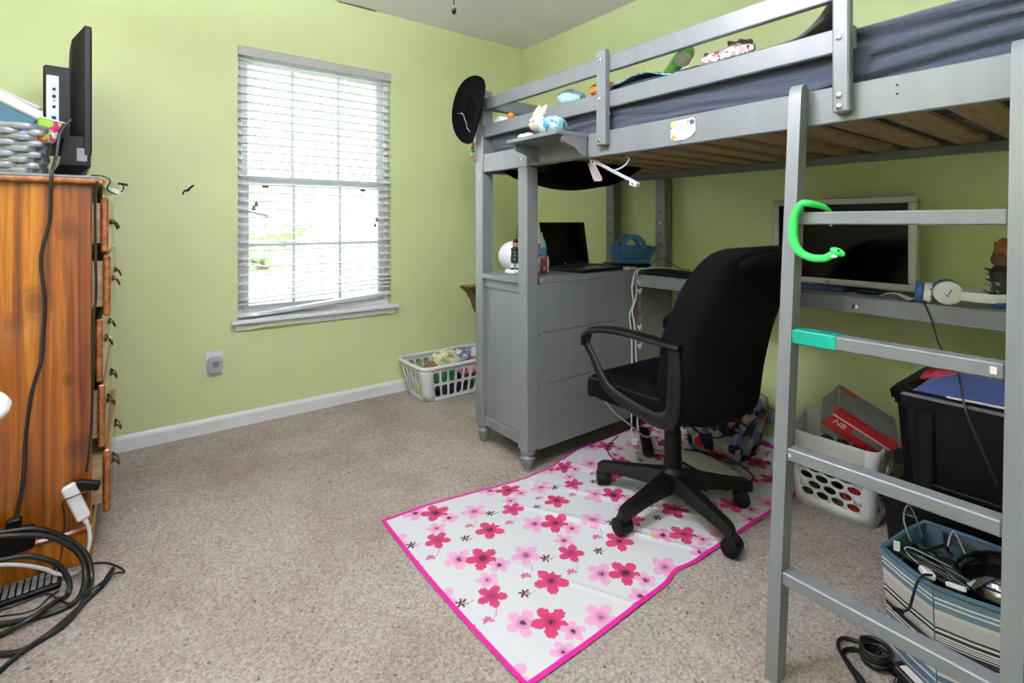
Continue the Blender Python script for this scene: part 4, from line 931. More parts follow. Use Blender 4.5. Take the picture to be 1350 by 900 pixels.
tag(obj('black_tray', MB().box(-.135, .1, -.08, .08, 0, .021, .004, frame((-.17, -1.19, ZT), (.80, -.6, 0), (.6, .80, 0))), MBLACK), 'flat black box under the blue perforated basket', 'box')
tag(obj('grey_hub', MB().box(-.36, -.30, -1.35, -1.30, ZT, ZT+.016, .004), MLGREY), 'small pale grey hub on the cabinet corner beside the laptop', 'hub')
# desk keyboard
k2 = thing('desk_keyboard', 'black keyboard on the grey desk behind the office chair', 'keyboard', (-.24, -1.6, .8355))
obj('keyboard_body', MB().box(-.325, -.165, -1.83, -1.41, .8355, .853, .006), MBLACKM, k2)
key = obj('key', MB().box(-.315, -.301, -1.437, -1.423, .853, .859, .002), MBLACK, k2)
for i in range(22):
    for j in range(6):
        if i or j: clone(key, k2, (.0175*j+.004*j, -.0178*i, 0))
cable('desk_lead', [(-.18, -1.33, .862), (-.20, -1.40, .905), (-.20, -1.46, .91), (-.21, -1.54, .872), (-.20, -1.60, .866)], .0022, MRUBBER, 'black lead arching in front of the blue basket')
cable('thin_desk_lead', [(-.10, -1.62, .85), (-.09, -1.64, .90), (-.09, -1.70, .915), (-.09, -1.76, .905), (-.10, -1.80, .87)], .0015, MRUBBER, 'thin dark lead arching above the desk keyboard')
cable('white_desk_cord', [(-.30, -1.375, .862), (-.24, -1.43, .868), (-.15, -1.50, .862), (-.14, -1.62, .858), (-.14, -1.76, .858), (-.15, -1.85, .85)], .003, MWCABLE, 'white cord lying along the desk behind the keyboard')
cable('hanging_white_cord', [(-.30, -1.372, .862), (-.345, -1.371, .845), (-.369, -1.371, .763), (-.357, -1.371, .684), (-.387, -1.371, .628), (-.375, -1.371, .528), (-.369, -1.371, .41), (-.38, -1.38, .2), (-.40, -1.40, .02), (-.38, -1.47, .012)], .0038, MWCABLE, 'white cord hanging off the cabinet corner, left of the pair')
cable('hanging_white_cord', [(-.29, -1.381, .862), (-.338, -1.381, .845), (-.348, -1.381, .723), (-.378, -1.381, .647), (-.36, -1.381, .566), (-.348, -1.381, .407), (-.35, -1.39, .2), (-.36, -1.41, .02), (-.34, -1.49, .012)], .0038, MWCABLE, 'white cord hanging off the cabinet corner, right of the pair')
bd = thing('butterfly_strand', 'hanging strand of white butterflies and red beads at the desk corner', 'beads', (-.325, -1.385, .45))
BXX, BYY = -.364, -1.42
obj('strand_string', MB().tube([(BXX, BYY, .82), (BXX, BYY, .45)], .001, 5), MLGREY, bd)
for z in (.80, .755, .57, .475):
    obj('butterfly', MB().prism([(-.014, .010), (-.004, .004), (0, .008), (.004, .004), (.014, .012), (.013, .0), (.007, -.003), (.009, -.012), (.002, -.006), (-.002, -.006), (-.009, -.012), (-.007, -.003), (-.013, -.002)], lambda a, b, t, z=z: (BXX+a*1.3, BYY-.001+t+abs(a)*.3, z+b*1.3), -.001, .001), MWPLAST, bd)
for z in (.69, .675, .655, .64, .535, .52): obj('red_bead', MB().ball((BXX+random.uniform(-.008, .008), BYY, z), .006, 8, 6), M('red_bead_glass', (150, 50, 44), .2), bd)
# monitor
mo = thing('computer_monitor', 'silver framed black monitor standing on the desk behind the ladder', 'monitor', (-.15, -2.25, .8355))
MX = -.16
m = MB(); ya, yb, za, zb = -2.508, -1.994, .85, 1.203
for (a0, a1, c0, c1) in ((ya, yb, za, za+.026), (ya, yb, zb-.026, zb), (ya, ya+.026, za+.026, zb-.026), (yb-.026, yb, za+.026, zb-.026)): m.box(MX-.012, MX+.03, a0, a1, c0, c1, .004)
obj('bezel', m, MSILVER, mo)
obj('screen', MB().box(MX-.006, MX+.02, ya+.026, yb-.026, za+.026, zb-.026, 0), MSCREEN, mo)
obj('rear_cover', MB().box(MX+.02, MX+.06, ya+.05, yb-.05, za+.06, zb-.06, .008), MBLACK, mo)
obj('monitor_logo', text_mb('LG', .016, frame((MX-.0125, -2.215, za+.013), (0, -1, 0), (0, 0, 1)), .0004), MBLACK, mo)
obj('monitor_stand', MB().box(MX+.03, MX+.075, -2.31, -2.19, .8355, .93, .004), MBLACK, mo)
obj('stand_foot', MB().box(MX-.03, MX+.08, -2.36, -2.14, .8355, .843, .003), MBLACK, mo)
tag(obj('blue_case', MB().box(-.26, -.20, -2.30, -2.05, .8355, .852, .004), M('navy_case', (34, 44, 80), .6)), 'flat navy case on the desk below the monitor', 'case')
tag(obj('dark_gadget', MB().tube([(-.24, -2.345, .846), (-.24, -2.43, .846)], .0095, 12), MBLACK), 'dark tube shaped gadget on the desk below the monitor', 'gadget')
# paper and headphones
tag(obj('crumpled_paper', MB().grid(lambda u, v: (-.33+.06*v, -2.44-.12*u, .837+.022*abs(math.sin(PI*u*1.3+.3))*(1-.2*v)+.003*nz((u, v, 0), 5)), 14, 6), MWPAPER, solid=.001, smooth=False), 'folded white paper on the desk edge by the headphones', 'paper')
hp = thing('headphones', 'white over-ear headphones with blue pads on the desk', 'headphones', (-.29, -2.64, .8355))
MBLUEP = M('slate_blue_pad', (44, 78, 132), .6)
def cup(c, ax, r, nm):
    mt_ = along(c, Vector(c)+Vector(ax))
    q = obj(nm, MB().lathe([(0, .0), (r*.75, 0), (r, .006), (r*1.02, .016), (r*.95, .024)], (0, 0, 0), 28, mt_), MWPLAST, hp)
    obj('ear_pad', MB().lathe([(r*.9, .024), (r*1.05, .03), (r*1.02, .042), (r*.8, .047), (r*.4, .044), (0, .04)], (0, 0, 0), 28, mt_), MBLUEP, q); return q
c1 = cup((-.335, -2.632, .874), (1, .35, .15), .038, 'ear_cup')
obj('cup_logo', MB().tube([(-.3375, -2.615, .885), (-.3375, -2.63, .865), (-.3375, -2.64, .888)], .0016, 6), MBLUEP, c1)
c2 = cup((-.305, -2.585, .868), (-.25, 1, .1), .034, 'ear_cup')
hbp = [(-.325, -2.66, .87), (-.32, -2.69, .868), (-.30, -2.735, .866), (-.25, -2.765, .866), (-.19, -2.755, .866), (-.16, -2.71, .866), (-.18, -2.65, .868), (-.24, -2.60, .870)]
hb = obj('headband', MB().tube(hbp, .015, 10, smooth=5, flat=(.28, 1), up=(0, 0, 1)), MWPLAST, hp)
obj('band_pad', MB().tube([(x*.93-.017, y+.0, .8465) for x, y, z in hbp[2:6]], .011, 10, smooth=5, flat=(.9, .95)), MBLUEP, hb)
for z in (.884, .86): obj('mic_port', MB().ball((-.336, -2.587, z), .003, 8, 6), MBLACK, c2)
cable('headphone_lead', [(-.30, -2.562, .842), (-.345, -2.572, .842), (-.362, -2.583, .82), (-.37, -2.593, .80), (-.42, -2.616, .765), (-.45, -2.637, .719), (-.50, -2.68, .68), (-.60, -2.711, .672), (-.655, -2.735, .60), (-.658, -2.76, .528), (-.656, -2.782, .466), (-.652, -2.798, .423)], .0024, MRUBBER, 'black lead dropping from the headphones over the storage tote')
tf = thing('spiky_figure', 'dark spiky toy figure with orange hair at the desk end', 'figurine', (-.20, -2.735, .8355))
MSPK = M('charcoal_toy', (30, 30, 34), .5)
obj('figure_body', MB().lathe([(.02, 0), (.028, .02), (.024, .07), (.03, .11), (.016, .13)], (-.2, -2.735, .8355), 14), MSPK, tf)
for k in range(26):
    a = random.random()*2*PI; z = .85+.1*random.random()
    obj('spike', MB().tube([(-.2+.02*math.cos(a), -2.735+.02*math.sin(a), z), (-.2+.044*math.cos(a), -2.735+.044*math.sin(a), z+.008)], [.007, .001], 6), MSPK if k % 4 else MLGREY, tf)
obj('figure_head', MB().ball((-.2, -2.735, .985), (.024, .026, .026), 14, 10), M('brown_toy', (90, 50, 30), .6), tf)
obj('hair', MB().ball((-.19, -2.74, 1.015), (.026, .024, .038), 14, 10, None, 1, 1, lambda v: v*(1+.5*nz(v, 50, 4))), M('rust_orange', (128, 80, 36), .8), tf)
# green snake on the ladder
sn = thing('toy_snake', 'bright green rubber snake draped over the top ladder rung', 'toy', (-1.13, -2.55, 1.02))
sp = [(-1.06, -2.560, 1.095), (-1.062, -2.562, 1.12), (-1.085, -2.556, 1.141), (-1.122, -2.54, 1.150), (-1.13, -2.522, 1.150), (-1.132, -2.508, 1.126), (-1.132, -2.503, 1.092), (-1.132, -2.505, 1.058), (-1.132, -2.519, 1.032), (-1.132, -2.545, 1.02), (-1.132, -2.573, 1.02), (-1.132, -2.592, 1.031)]
obj('snake_body', MB().tube(sp, [.003, .005, .007, .0085, .009, .0095, .010, .010, .010, .0095, .009, .0085], 14, smooth=6), MGREEN, sn)
sh_ = obj('snake_head', MB().ball((0, 0, 0), (.010, .017, .0095), 16, 10, at((-1.132, -2.601, 1.036), .45)), MGREEN, sn)
obj('eye', MB().ball((-1.141, -2.606, 1.040), .0025, 8, 6), MBLACK, sh_)
obj('pale_chin', MB().ball((-1.134, -2.592, 1.026), (.007, .012, .005), 12, 8), M('pale_mint', (206, 232, 206), .5), sh_)

# ================================================================== RUG WITH PRINTED FLOWERS
def rug():
    x0, x1, y0, y1 = -1.704, -.03, -2.146, -1.30
    st = .0033; nx = int((x1-x0)/st); ny = int((y1-y0)/st)
    X, Y = np.meshgrid(np.linspace(x0, x1, nx), np.linspace(y0, y1, ny), indexing='ij')
    white = np.array(lin((212, 213, 214))); pink = np.array(lin((206, 30, 140)))
    dk = np.array(lin((190, 56, 106))); dk2 = np.array(lin((132, 24, 68))); lt = np.array(lin((226, 164, 198))); lt2 = np.array(lin((190, 92, 146))); bk = np.array(lin((56, 20, 34)))
    C = np.zeros((nx, ny, 3)); C[:] = white
    rng = np.random.RandomState(3)
    def flower(cx, cy, R, rot, ca, cb, core, bite=False, alpha=1):
        i0, i1 = np.searchsorted(X[:, 0], [cx-R*1.2, cx+R*1.2]); j0, j1 = np.searchsorted(Y[0], [cy-R*1.2, cy+R*1.2])
        if i0 >= i1 or j0 >= j1: return
        dx = X[i0:i1, j0:j1]-cx; dy = Y[i0:i1, j0:j1]-cy; r = np.hypot(dx, dy)/R; th = np.arctan2(dy, dx)-rot
        k = np.cos(5*th/2)**2
        edge = .47+.53*k**.42+.025*np.sin(23*th)
        m = r < edge
        if bite:
            b = (np.abs((th+PI) % (2*PI)-PI) < .5) & (r > .55+.3*np.abs(np.sin(2.5*th))); m &= ~b
        f = np.clip(1-r/.5, 0, 1)[..., None]; vein = (.12*np.cos(40*th))[..., None]*(r < .8)[..., None]
        col = ca*(1-f)+cb*f; col = col*(1+vein*.5)
        sub = C[i0:i1, j0:j1]; sub[m] = (col*alpha+sub*(1-alpha))[m]
        c = (r < .08+.16*np.abs(np.sin(5*th+1))*(rng.rand()+.5)) & m
        sub[c] = core
    def line(cx, cy, ang, L, w, col, curl=0):
        for t in np.linspace(0, 1, 14):
            a = ang+curl*t; px, py = cx+L*t*math.cos(a), cy+L*t*math.sin(a)
            i0, i1 = np.searchsorted(X[:, 0], [px-w, px+w]); j0, j1 = np.searchsorted(Y[0], [py-w, py+w])
            C[i0:i1+1, j0:j1+1] = col
    PX, PY = .316, .328
    for i in range(-1, 7):
        for j in range(-2, 4):
            ox = i*PX; oy = j*PY
            B = lambda a, b: (a+ox, b+oy)
            for (a, b) in ((-1.396, -1.776),): flower(*B(a, b), .052, .3, lt, lt2*.9+lt*.1, lt2*.6)
            flower(*B(-1.58, -1.66), .05, .5, lt, lt2, bk)
            flower(*B(-1.517, -1.703), .056, .2, dk, dk2, bk)
            flower(*B(-1.492, -1.762), .036, .9, lt, lt2, bk)
            flower(*B(-1.56, -1.794), .036, .1, lt, lt2, bk)
            flower(*B(-1.588, -1.857), .046, .6, dk, dk2, lt2*.4)
            flower(*B(-1.411, -1.588-.328), .054, .35, dk, dk2, bk, True)
            for (a, b) in ((-1.507, -1.580), (-1.356, -1.829)):
                q = B(a, b)
                for an in np.linspace(0, 2*PI, 7)[:-1]: line(q[0], q[1], an+.3, .016, .0012, bk)
                line(q[0], q[1], -.9, .035, .0005, lt2*.5+white*.5, .6)
            for (a, b) in ((-1.335, -1.60), (-1.46, -1.855)):
                q = B(a, b)
                for an in (.6, 1.4, 2.2, 3.1, -.6): line(q[0], q[1], an, .014, .0014, lt2)
                line(q[0], q[1], -.3, .05, .0005, lt2*.6+white*.4, .8)
    flower(-.978, -1.972, .014, 0, np.array(lin((232, 190, 50))), np.array(lin((226, 170, 40))), np.array(lin((226, 170, 40))))
    # fabric weave
    C *= (1+.03*(rng.rand(nx, ny, 1)-.5))
    bw = .014
    e = (X-x0 < bw) | (x1-X < bw) | (Y-y0 < bw) | (y1-Y < bw)
    C[e] = pink*(1+.08*np.sin(400*(X+Y)))[e][:, None]
    # position: the far side dips in round the cabinet foot; near side has a small notch; shallow wrinkles
    t = (Y-y0)/(y1-y0)
    far = np.interp(X, [-1.71, -1.52, -1.10, -.95, -.72, 0], [0, -.004, -.078, -.075, -.012, 0])
    near = .016*np.exp(-((X+1.06)/.05)**2)+.006*np.sin(5*X)
    left = .012*np.sin(PI*t)*-1+.006*(1-t)
    YY = Y+far*np.clip((t-.6)/.4, 0, 1)**1.5+near*np.clip(1-t/.35, 0, 1)
    XX = X+left*np.clip(1-(X-x0)/.4, 0, 1)
    u = (X-x0)/(x1-x0)
    ridge = lambda s, w, A: A*np.exp(-((s)/w)**2)
    Z = .0035+.0*X
    for (a, b, c, w, A) in ((1, .55, 2.08, .012, .008), (1, .62, 1.98, .010, .006), (1, .45, 1.70, .014, .006), (1, .7, 2.32, .012, .005), (1, .5, 2.35, .010, .004), (1, .3, 1.25, .014, .006), (1, .6, 1.72, .010, .005)):
        Z += ridge(a*X+b*Y+c, w, A)*(.5+.5*np.sin(6*Y+3*c))
    Z += .0015*np.sin(18*(X+.5*Y))*np.clip(u*2, 0, 1)
    Z += .05*np.clip((X+.16)/.13, 0, 1)**2
    Z = np.maximum(Z, .003)
    Z[(X-x0 < bw) | (Y-y0 < bw)] += .0012
    co = np.stack([XX, YY, Z], -1).reshape(-1, 3)
    ids = np.arange(nx*ny).reshape(nx, ny)
    q = np.stack([ids[:-1, :-1], ids[1:, :-1], ids[1:, 1:], ids[:-1, 1:]], -1).reshape(-1, 4)
    me = bpy.data.meshes.new('floral_rug'); org = np.array([-.86, -1.72, 0])
    me.vertices.add(len(co)); me.vertices.foreach_set('co', (co-org).astype(np.float32).ravel())
    me.loops.add(q.size); me.loops.foreach_set('vertex_index', q.astype(np.int32).ravel())
    me.polygons.add(len(q)); me.polygons.foreach_set('loop_start', np.arange(0, q.size, 4, dtype=np.int32))
    me.update(calc_edges=True)
    me.polygons.foreach_set('use_smooth', [True]*len(q))
    ca = me.color_attributes.new('print', 'FLOAT_COLOR', 'POINT')
    ca.data.foreach_set('color', np.concatenate([np.clip(C.reshape(-1, 3), 0, 1), np.ones((nx*ny, 1))], 1).astype(np.float32).ravel())
    m, nt, b = newmat('printed_rug_cloth'); at_ = nt.nodes.new('ShaderNodeVertexColor'); at_.layer_name = 'print'
    nt.links.new(at_.outputs[0], b.inputs['Base Color']); b.inputs['Roughness'].default_value = .75; b.inputs['Specular IOR Level'].default_value = .3
    bump(nt, b, noise_node(nt, coords(nt), 500, 1).outputs['Fac'], .1, .001)
    me.materials.append(m)
    o = bpy.data.objects.new('floral_rug', me); COL.objects.link(o); o.location = org
    tag(o, 'white rug printed with pink hibiscus flowers and a magenta border', 'rug')
rug()

# ================================================================== OFFICE CHAIR
CX_, CY_ = -.77, -1.9
chr_ = thing('office_chair', 'black fabric office chair on casters standing on the floral rug', 'chair', (CX_, CY_, 0))
obj('hub', MB().lathe([(.03, .085), (.045, .095), (.045, .15), (.034, .165), (.034, .2)], (CX_, CY_, 0), 28), MBLACKM, chr_)
gc = obj('gas_column', MB().lathe([(.032, .19), (.032, .30), (.028, .30), (.028, .405)], (CX_, CY_, 0), 24), MBLACKM, chr_)
obj('column_ring', MB().lathe([(.034, .235), (.034, .24)], (CX_, CY_, 0), 24), MBLACK, gc)
for k in range(5):
    a = math.radians(37+72*k); c, s = math.cos(a), math.sin(a)
    rows = []
    for t, w, z0, z1 in ((.02, .036, .085, .15), (.10, .030, .085, .138), (.20, .025, .080, .120), (.27, .024, .074, .110), (.298, .021, .066, .104), (.311, .011, .068, .095)):
        rows.append([(CX_+c*t-s*w*p, CY_+s*t+c*w*p, z) for p, z in ((-1, z0), (1, z0), (1, z0+(z1-z0)*.55), (.6, z1), (-.6, z1), (-1, z0+(z1-z0)*.55))])
    leg = obj('base_leg', MB().rings(rows), MBLACKM, chr_, ang=50)
    ex, ey = CX_+c*.285, CY_+s*.285
    w = random.random()*2*PI; tx, ty = math.cos(w), math.sin(w)
    bx_, by_ = ex+tx*.014, ey+ty*.014
    cs = obj('caster', MB().tube([(bx_-ty*.029, by_+tx*.029, .034), (bx_-ty*.026, by_+tx*.026, .034), (bx_+ty*.026, by_-tx*.026, .034), (bx_+ty*.029, by_-tx*.029, .034)], [.024, .030, .030, .024], 24), MBLACK, leg)
    obj('caster_hood', MB().ball((bx_, by_, .050), (.024, .024, .026), 18, 10), MBLACKM, leg)
    obj('caster_stem', MB().lathe([(.007, .05), (.007, .085)], (ex, ey, 0), 10), MCHROME, leg)
mech = obj('tilt_mechanism', MB().box(CX_-.09, CX_+.09, CY_-.11, CY_+.11, .395, .425, .01), MBLACK, chr_)
def seatfn(v):
    r = Vector(v); r.z += -.055*max(0, (v.y-.15)/.12)**2-.012*math.cos(v.x*6)*.5; return r
seat = obj('seat', MB().ball((CX_-.0, CY_+.03, .466), (.242, .262, .055), 64, 26, None, .38, .45, seatfn), MBLKCLOTH, chr_, ang=180)
obj('seat_piping', MB().tube([(CX_+.238*math.copysign(abs(math.cos(t))**.45, math.cos(t)), CY_+.03+.258*math.copysign(abs(math.sin(t))**.45, math.sin(t)), .497-.055*max(0, (.258*math.copysign(abs(math.sin(t))**.45, math.sin(t))-.15)/.12)**2) for t in [2*PI*k/64 for k in range(64)]], .004, 6, closed=True), MBLACK, seat)
def backfn(v):
    r = Vector(v); h = (v.z+.30)/.60
    w = .955+.09*math.sin(PI*min(1, h*.85+.1))-.02*max(0, h-.75)/.25
    r.x *= w
    r.y += -.17*h*h-.02-.03*math.sin(PI*h)*(1 if v.y > 0 else .2)*-1+.05*(abs(v.x)/.24)**2
    return r
back = obj('backrest', MB().ball((CX_, CY_-.195, .725), (.245, .068, .30), 72, 48, None, .24, .40, backfn), MBLKCLOTH, chr_, ang=180)
def bline(sx, y, z):
    v = backfn(Vector((sx, y, z-.725))); return (CX_+v.x, CY_-.195+v.y, .725+v.z)
pl = [bline(-.178, -.060, .52), bline(-.182, -.062, .62), bline(-.182, -.062, .75), bline(-.18, -.062, .88), bline(-.17, -.062, .93), bline(-.13, -.062, .95), bline(0, -.062, .955), bline(.13, -.062, .95), bline(.17, -.062, .93), bline(.18, -.062, .88), bline(.182, -.062, .75), bline(.182, -.062, .62), bline(.178, -.060, .52)]
obj('back_piping', MB().tube(pl, .005, 6, smooth=5), MBLKCLOTH, back)
obj('headrest_fold', MB().ball((CX_, CY_-.385, .992), (.205, .06, .036), 40, 16, None, .6, .45, lambda v: Vector((v.x, v.y+.05*(abs(v.x)/.24)**2, v.z-.02*(abs(v.x)/.2)**3))), MBLKCLOTH, back, ang=180)
for s in (-1, 1):
    ax = CX_+s*.258
    path = [(ax, -2.085, .69), (ax, -2.09, .60), (ax, -2.083, .49), (ax, -2.06, .452), (ax, -2.01, .440), (ax, -1.90, .458), (ax, -1.81, .487), (ax, -1.765, .53), (ax, -1.725, .59), (ax, -1.692, .635), (ax, -1.70, .672), (ax, -1.75, .695), (ax, -1.84, .705), (ax, -1.96, .703), (ax, -2.085, .69)]
    rad = [.021, .022, .024, .026, .024, .021, .019, .016, .014, .015, .016, .016, .015, .015, .016]
    arm = obj('armrest', MB().tube(path[:11], rad[:11], 12, smooth=5, flat=(1.15, .62)), MBLACKM, chr_, ang=60)
    obj('arm_pad', MB().tube([(ax, -1.683, .63), (ax, -1.69, .668), (ax, -1.73, .694), (ax, -1.82, .708), (ax, -1.93, .709), (ax, -2.04, .703), (ax, -2.115, .698)], [.018, .024, .026, .027, .027, .026, .022], 14, smooth=5, flat=(.5, 1.15)), MBLACK, arm, ang=60)
    for y, z in ((-2.098, .60), (-2.092, .52), (-1.98, .452), (-1.84, .478)): obj('arm_bolt', MB().lathe([(0, 0), (.008, 0), (.006, .003), (0, .003)], (0, 0, 0), 10, along((ax+s*.0145, y+.008, z), (ax+s*.04, y+.008, z))), MBLACK, arm)

# ================================================================== UNDER THE DESK
bg = thing('tote_bag', 'camouflage patterned cloth bag in red and blue behind the office chair', 'bag', (-.20, -1.76, 0))
MCAMO = voro('camo_print', [(150, 148, 140), (196, 40, 32), (40, 44, 70), (92, 104, 140), (170, 168, 160), (24, 24, 30), (120, 130, 156)], 26)
rows = []
for z, hx, hy in ((.012, .095, .115), (.03, .112, .135), (.12, .122, .15), (.22, .13, .165), (.285, .132, .172), (.30, .12, .16)):
    rr_ = []
    for k in range(40):
        x, y = rr_pt(k/40, hx, hy, .05); rr_.append((-.185+x+.008*nz((x, y, z), 14), -1.765+y+.008*nz((x, y, z), 14, 3), z))
    rows.append(rr_)
obj('bag_body', MB().rings(rows), MCAMO, bg, ang=180)
obj('bag_trim', MB().tube([(-.185+1.02*x, -1.765+1.02*y, .20+.03*math.sin(9*k/40)) for k in range(40) for x, y in (rr_pt(k/40, .129, .162, .05),)], .0055, 6, closed=True), M('navy_trim', (26, 32, 56), .7), bg)
obj('bag_handle', MB().tube([(-.30, -1.86, .24), (-.325, -1.86, .16), (-.33, -1.80, .125), (-.33, -1.72, .13), (-.325, -1.67, .17), (-.30, -1.67, .24)], .012, 8, smooth=5, flat=(.3, 1)), M('navy_strap', (30, 38, 64), .7), bg)
tag(obj('white_pouch', MB().ball((-.385, -1.80, .022), (.06, .15, .015), 30, 12, at((0, 0, 0), 0, 0, -.18), .6, .5), MWPAPER), 'flat white pouch lying on the rug under the chair', 'pouch')
cable('looped_cord', [(-.43, -1.66, .012), (-.45, -1.77, .012), (-.475, -1.85, .012), (-.46, -1.93, .012), (-.40, -1.985, .012), (-.32, -1.985, .012), (-.29, -1.95, .016), (-.30, -1.90, .04), (-.31, -1.83, .045), (-.34, -1.74, .045), (-.37, -1.68, .04)], .0035, MRUBBER, 'black cord looped around the flat white pouch')
fs = thing('floor_power_strip', 'dark power strip with white plug on the rug beside the cabinet', 'power strip', (-.45, -1.46, .004))
obj('strip_body', MB().box(-.13, .13, -.025, .025, 0, .035, .006, at((-.42, -1.50, .012), 0, 0, .75)), MBLACK, fs)
obj('white_plug', MB().box(-.018, .018, -.018, .018, .035, .065, .006, at((-.50, -1.50, .0), 0, 0, .5)), MWPLAST, fs)
cable('chair_white_cord', [(-.939, -1.70, .40), (-.86, -1.68, .33), (-.66, -1.60, .2), (-.50, -1.55, .09), (-.40, -1.53, .055), (-.44, -1.585, .015), (-.514, -1.566, .014), (-.56, -1.555, .014), (-.60, -1.60, .014), (-.56, -1.655, .014), (-.52, -1.665, .014)], .0042, MWCABLE, 'white cord dropping below the chair seat to the rug')
for dz in (0, .7): pass
cable('knotted_white_cord', [(-.44+.03*math.cos(k*1.1)*(1+.3*math.sin(k*.7)), -1.60+.03*math.sin(k*1.1), .02+.01*math.sin(k*.9)+.0016*k) for k in range(18)], .0036, MWCABLE, 'knot of white cord on the rug under the chair')
cable('rug_black_cord', [(-.52, -1.41, .05), (-.57, -1.40, .02), (-.62, -1.43, .013), (-.662, -1.501, .013), (-.674, -1.557, .013), (-.70, -1.60, .013)], .003, MRUBBER, 'black cord trailing from the power strip toward the chair caster')

# white hamper with oval holes
b2 = thing('hamper', 'white plastic hamper with oval holes holding a shoe box', 'basket', (-.22, -2.285, 0))
def hp2(side, k, v, corner=False):
    hx = .095+.018*v; hy = .135+.022*v; r = .036
    cs_ = [(hx-r, -hy+r), (hx-r, hy-r), (-hx+r, hy-r), (-hx+r, -hy+r)]
    if corner:
        an = -PI/2+side*PI/2+k*PI/2; x, y = cs_[side][0]+r*math.cos(an), cs_[side][1]+r*math.sin(an)
    else:
        s = [((-hx+r, -hy), (hx-r, -hy)), ((hx, -hy+r), (hx, hy-r)), ((hx-r, hy), (-hx+r, hy)), ((-hx, hy-r), (-hx, -hy+r))][side]
        x = s[0][0]+(s[1][0]-s[0][0])*k; y = s[0][1]+(s[1][1]-s[0][1])*k
    top = .285+.022*math.cos(2*PI*(y/(2*.157)))*.0+(.03 if x > .03 else (.03*(x+.04)/.07 if x > -.04 else 0))
    return (-.235+x, -2.285+y, .004+top*v)
m = MB()
for sd in range(4):
    n = 4 if sd % 2 else 3
    fn = lambda u, v, sd=sd: hp2(sd, u, v)
    R4 = 5
    for j in range(R4):
        va, vb = .14+.56*j/R4, .14+.56*(j+1)/R4
        for i in range(n):
            off = .5*(j % 2)
            u0, u1 = (i+off)/n, (i+1+off)/n
            if u1 > 1.001: continue
            m.cell(fn, u0, u1, va, vb, .82, .84, 2.0, 16)
        if j % 2: m.grid(lambda u, v, fn=fn: fn(u*.5/n, va+(vb-va)*v), 1, 1); m.grid(lambda u, v, fn=fn: fn(1-.5/n+u*.5/n, va+(vb-va)*v), 1, 1)
    m.grid(lambda u, v, fn=fn: fn(u, .14*v), n, 2); m.grid(lambda u, v, fn=fn: fn(u, .70+.30*v), n, 4)
    m.grid(lambda u, v, sd=sd: hp2(sd, u, v, True), 8, 6)
obj('hamper_wall', m, MWPLAST, b2, solid=.003, ang=60)
obj('hamper_floor', MB().prism([hp2(sd, k/5, 0, True)[:2] for sd in range(4) for k in range(6)], lambda a, b, t: (a, b, t), 0.001, .006), MWPLAST, b2)
for i, (n_, c, r, rgb, lab) in enumerate((('black_cloth_bundle', (-.245, -2.22, .075), (.07, .065, .06), (30, 32, 36), 'black bundle seen through the left holes of the white hamper'), ('red_cloth_bundle', (-.245, -2.355, .06), (.072, .05, .048), (176, 40, 40), 'red bundle seen through the lower holes of the white hamper'), ('blue_cloth_bundle', (-.245, -2.26, .165), (.072, .07, .04), (60, 100, 150), 'blue bundle seen through the upper holes of the white hamper'), ('green_cloth_bundle', (-.245, -2.37, .155), (.07, .045, .045), (88, 96, 64), 'olive bundle seen through the right holes of the white hamper'))):
    tag(obj(n_, crumple(c, r, .25, 24, i), M(n_, rgb, .85, var=.4, vscale=40)), lab, 'clothes')
# shoe box
sb = thing('shoe_box', 'grey and red shoe box tilted in the white hamper', 'box', (-.26, -2.32, .26))
SBM = frame((-.2750, -2.3850, .3945), (.500, -.680, -.52), (.794, .352, .49))     # x along the long side, y up the lid face, z out of the lid
MRED = M('red_card', (168, 22, 30), .5); MGCARD = M('grey_card', (112, 114, 116), .6)
body = obj('box_body', MB().box(-.105, .105, -.066, .066, -.098, -.002, .002, SBM), MGCARD, sb)
obj('red_panel', MB().box(-.1045, .1045, -.0668, -.0655, -.097, -.03, 0, SBM), MRED, body)
lid = obj('box_lid', MB().box(-.108, .108, -.069, .069, -.022, .004, .002, SBM), MGCARD, sb)
obj('red_band', MB().box(-.1085, .1085, -.070, -.050, -.0225, .0048, .001, SBM), MRED, lid)
obj('lid_patch', MB().box(-.095, -.045, .042, .064, .004, .0048, 0, SBM), MRED, lid)
obj('patch_lettering', text_mb('NEW BALANCE', .006, SBM @ at((-.07, .053, .0052)), .0002), MWPAPER, lid)
obj('white_edge', MB().box(-.1055, .1055, -.0672, -.065, -.031, -.0225, 0, SBM), MWPAPER, body)
obj('grey_label', MB().box(-.02, .10, -.0675, -.0655, -.062, -.034, 0, SBM), MGCARD, body)
obj('box_lettering', text_mb('NB', .034, SBM @ frame((-.063, -.0676, -.052), (1, 0, 0), (0, 0, 1)), .0004), MWPAPER, body)

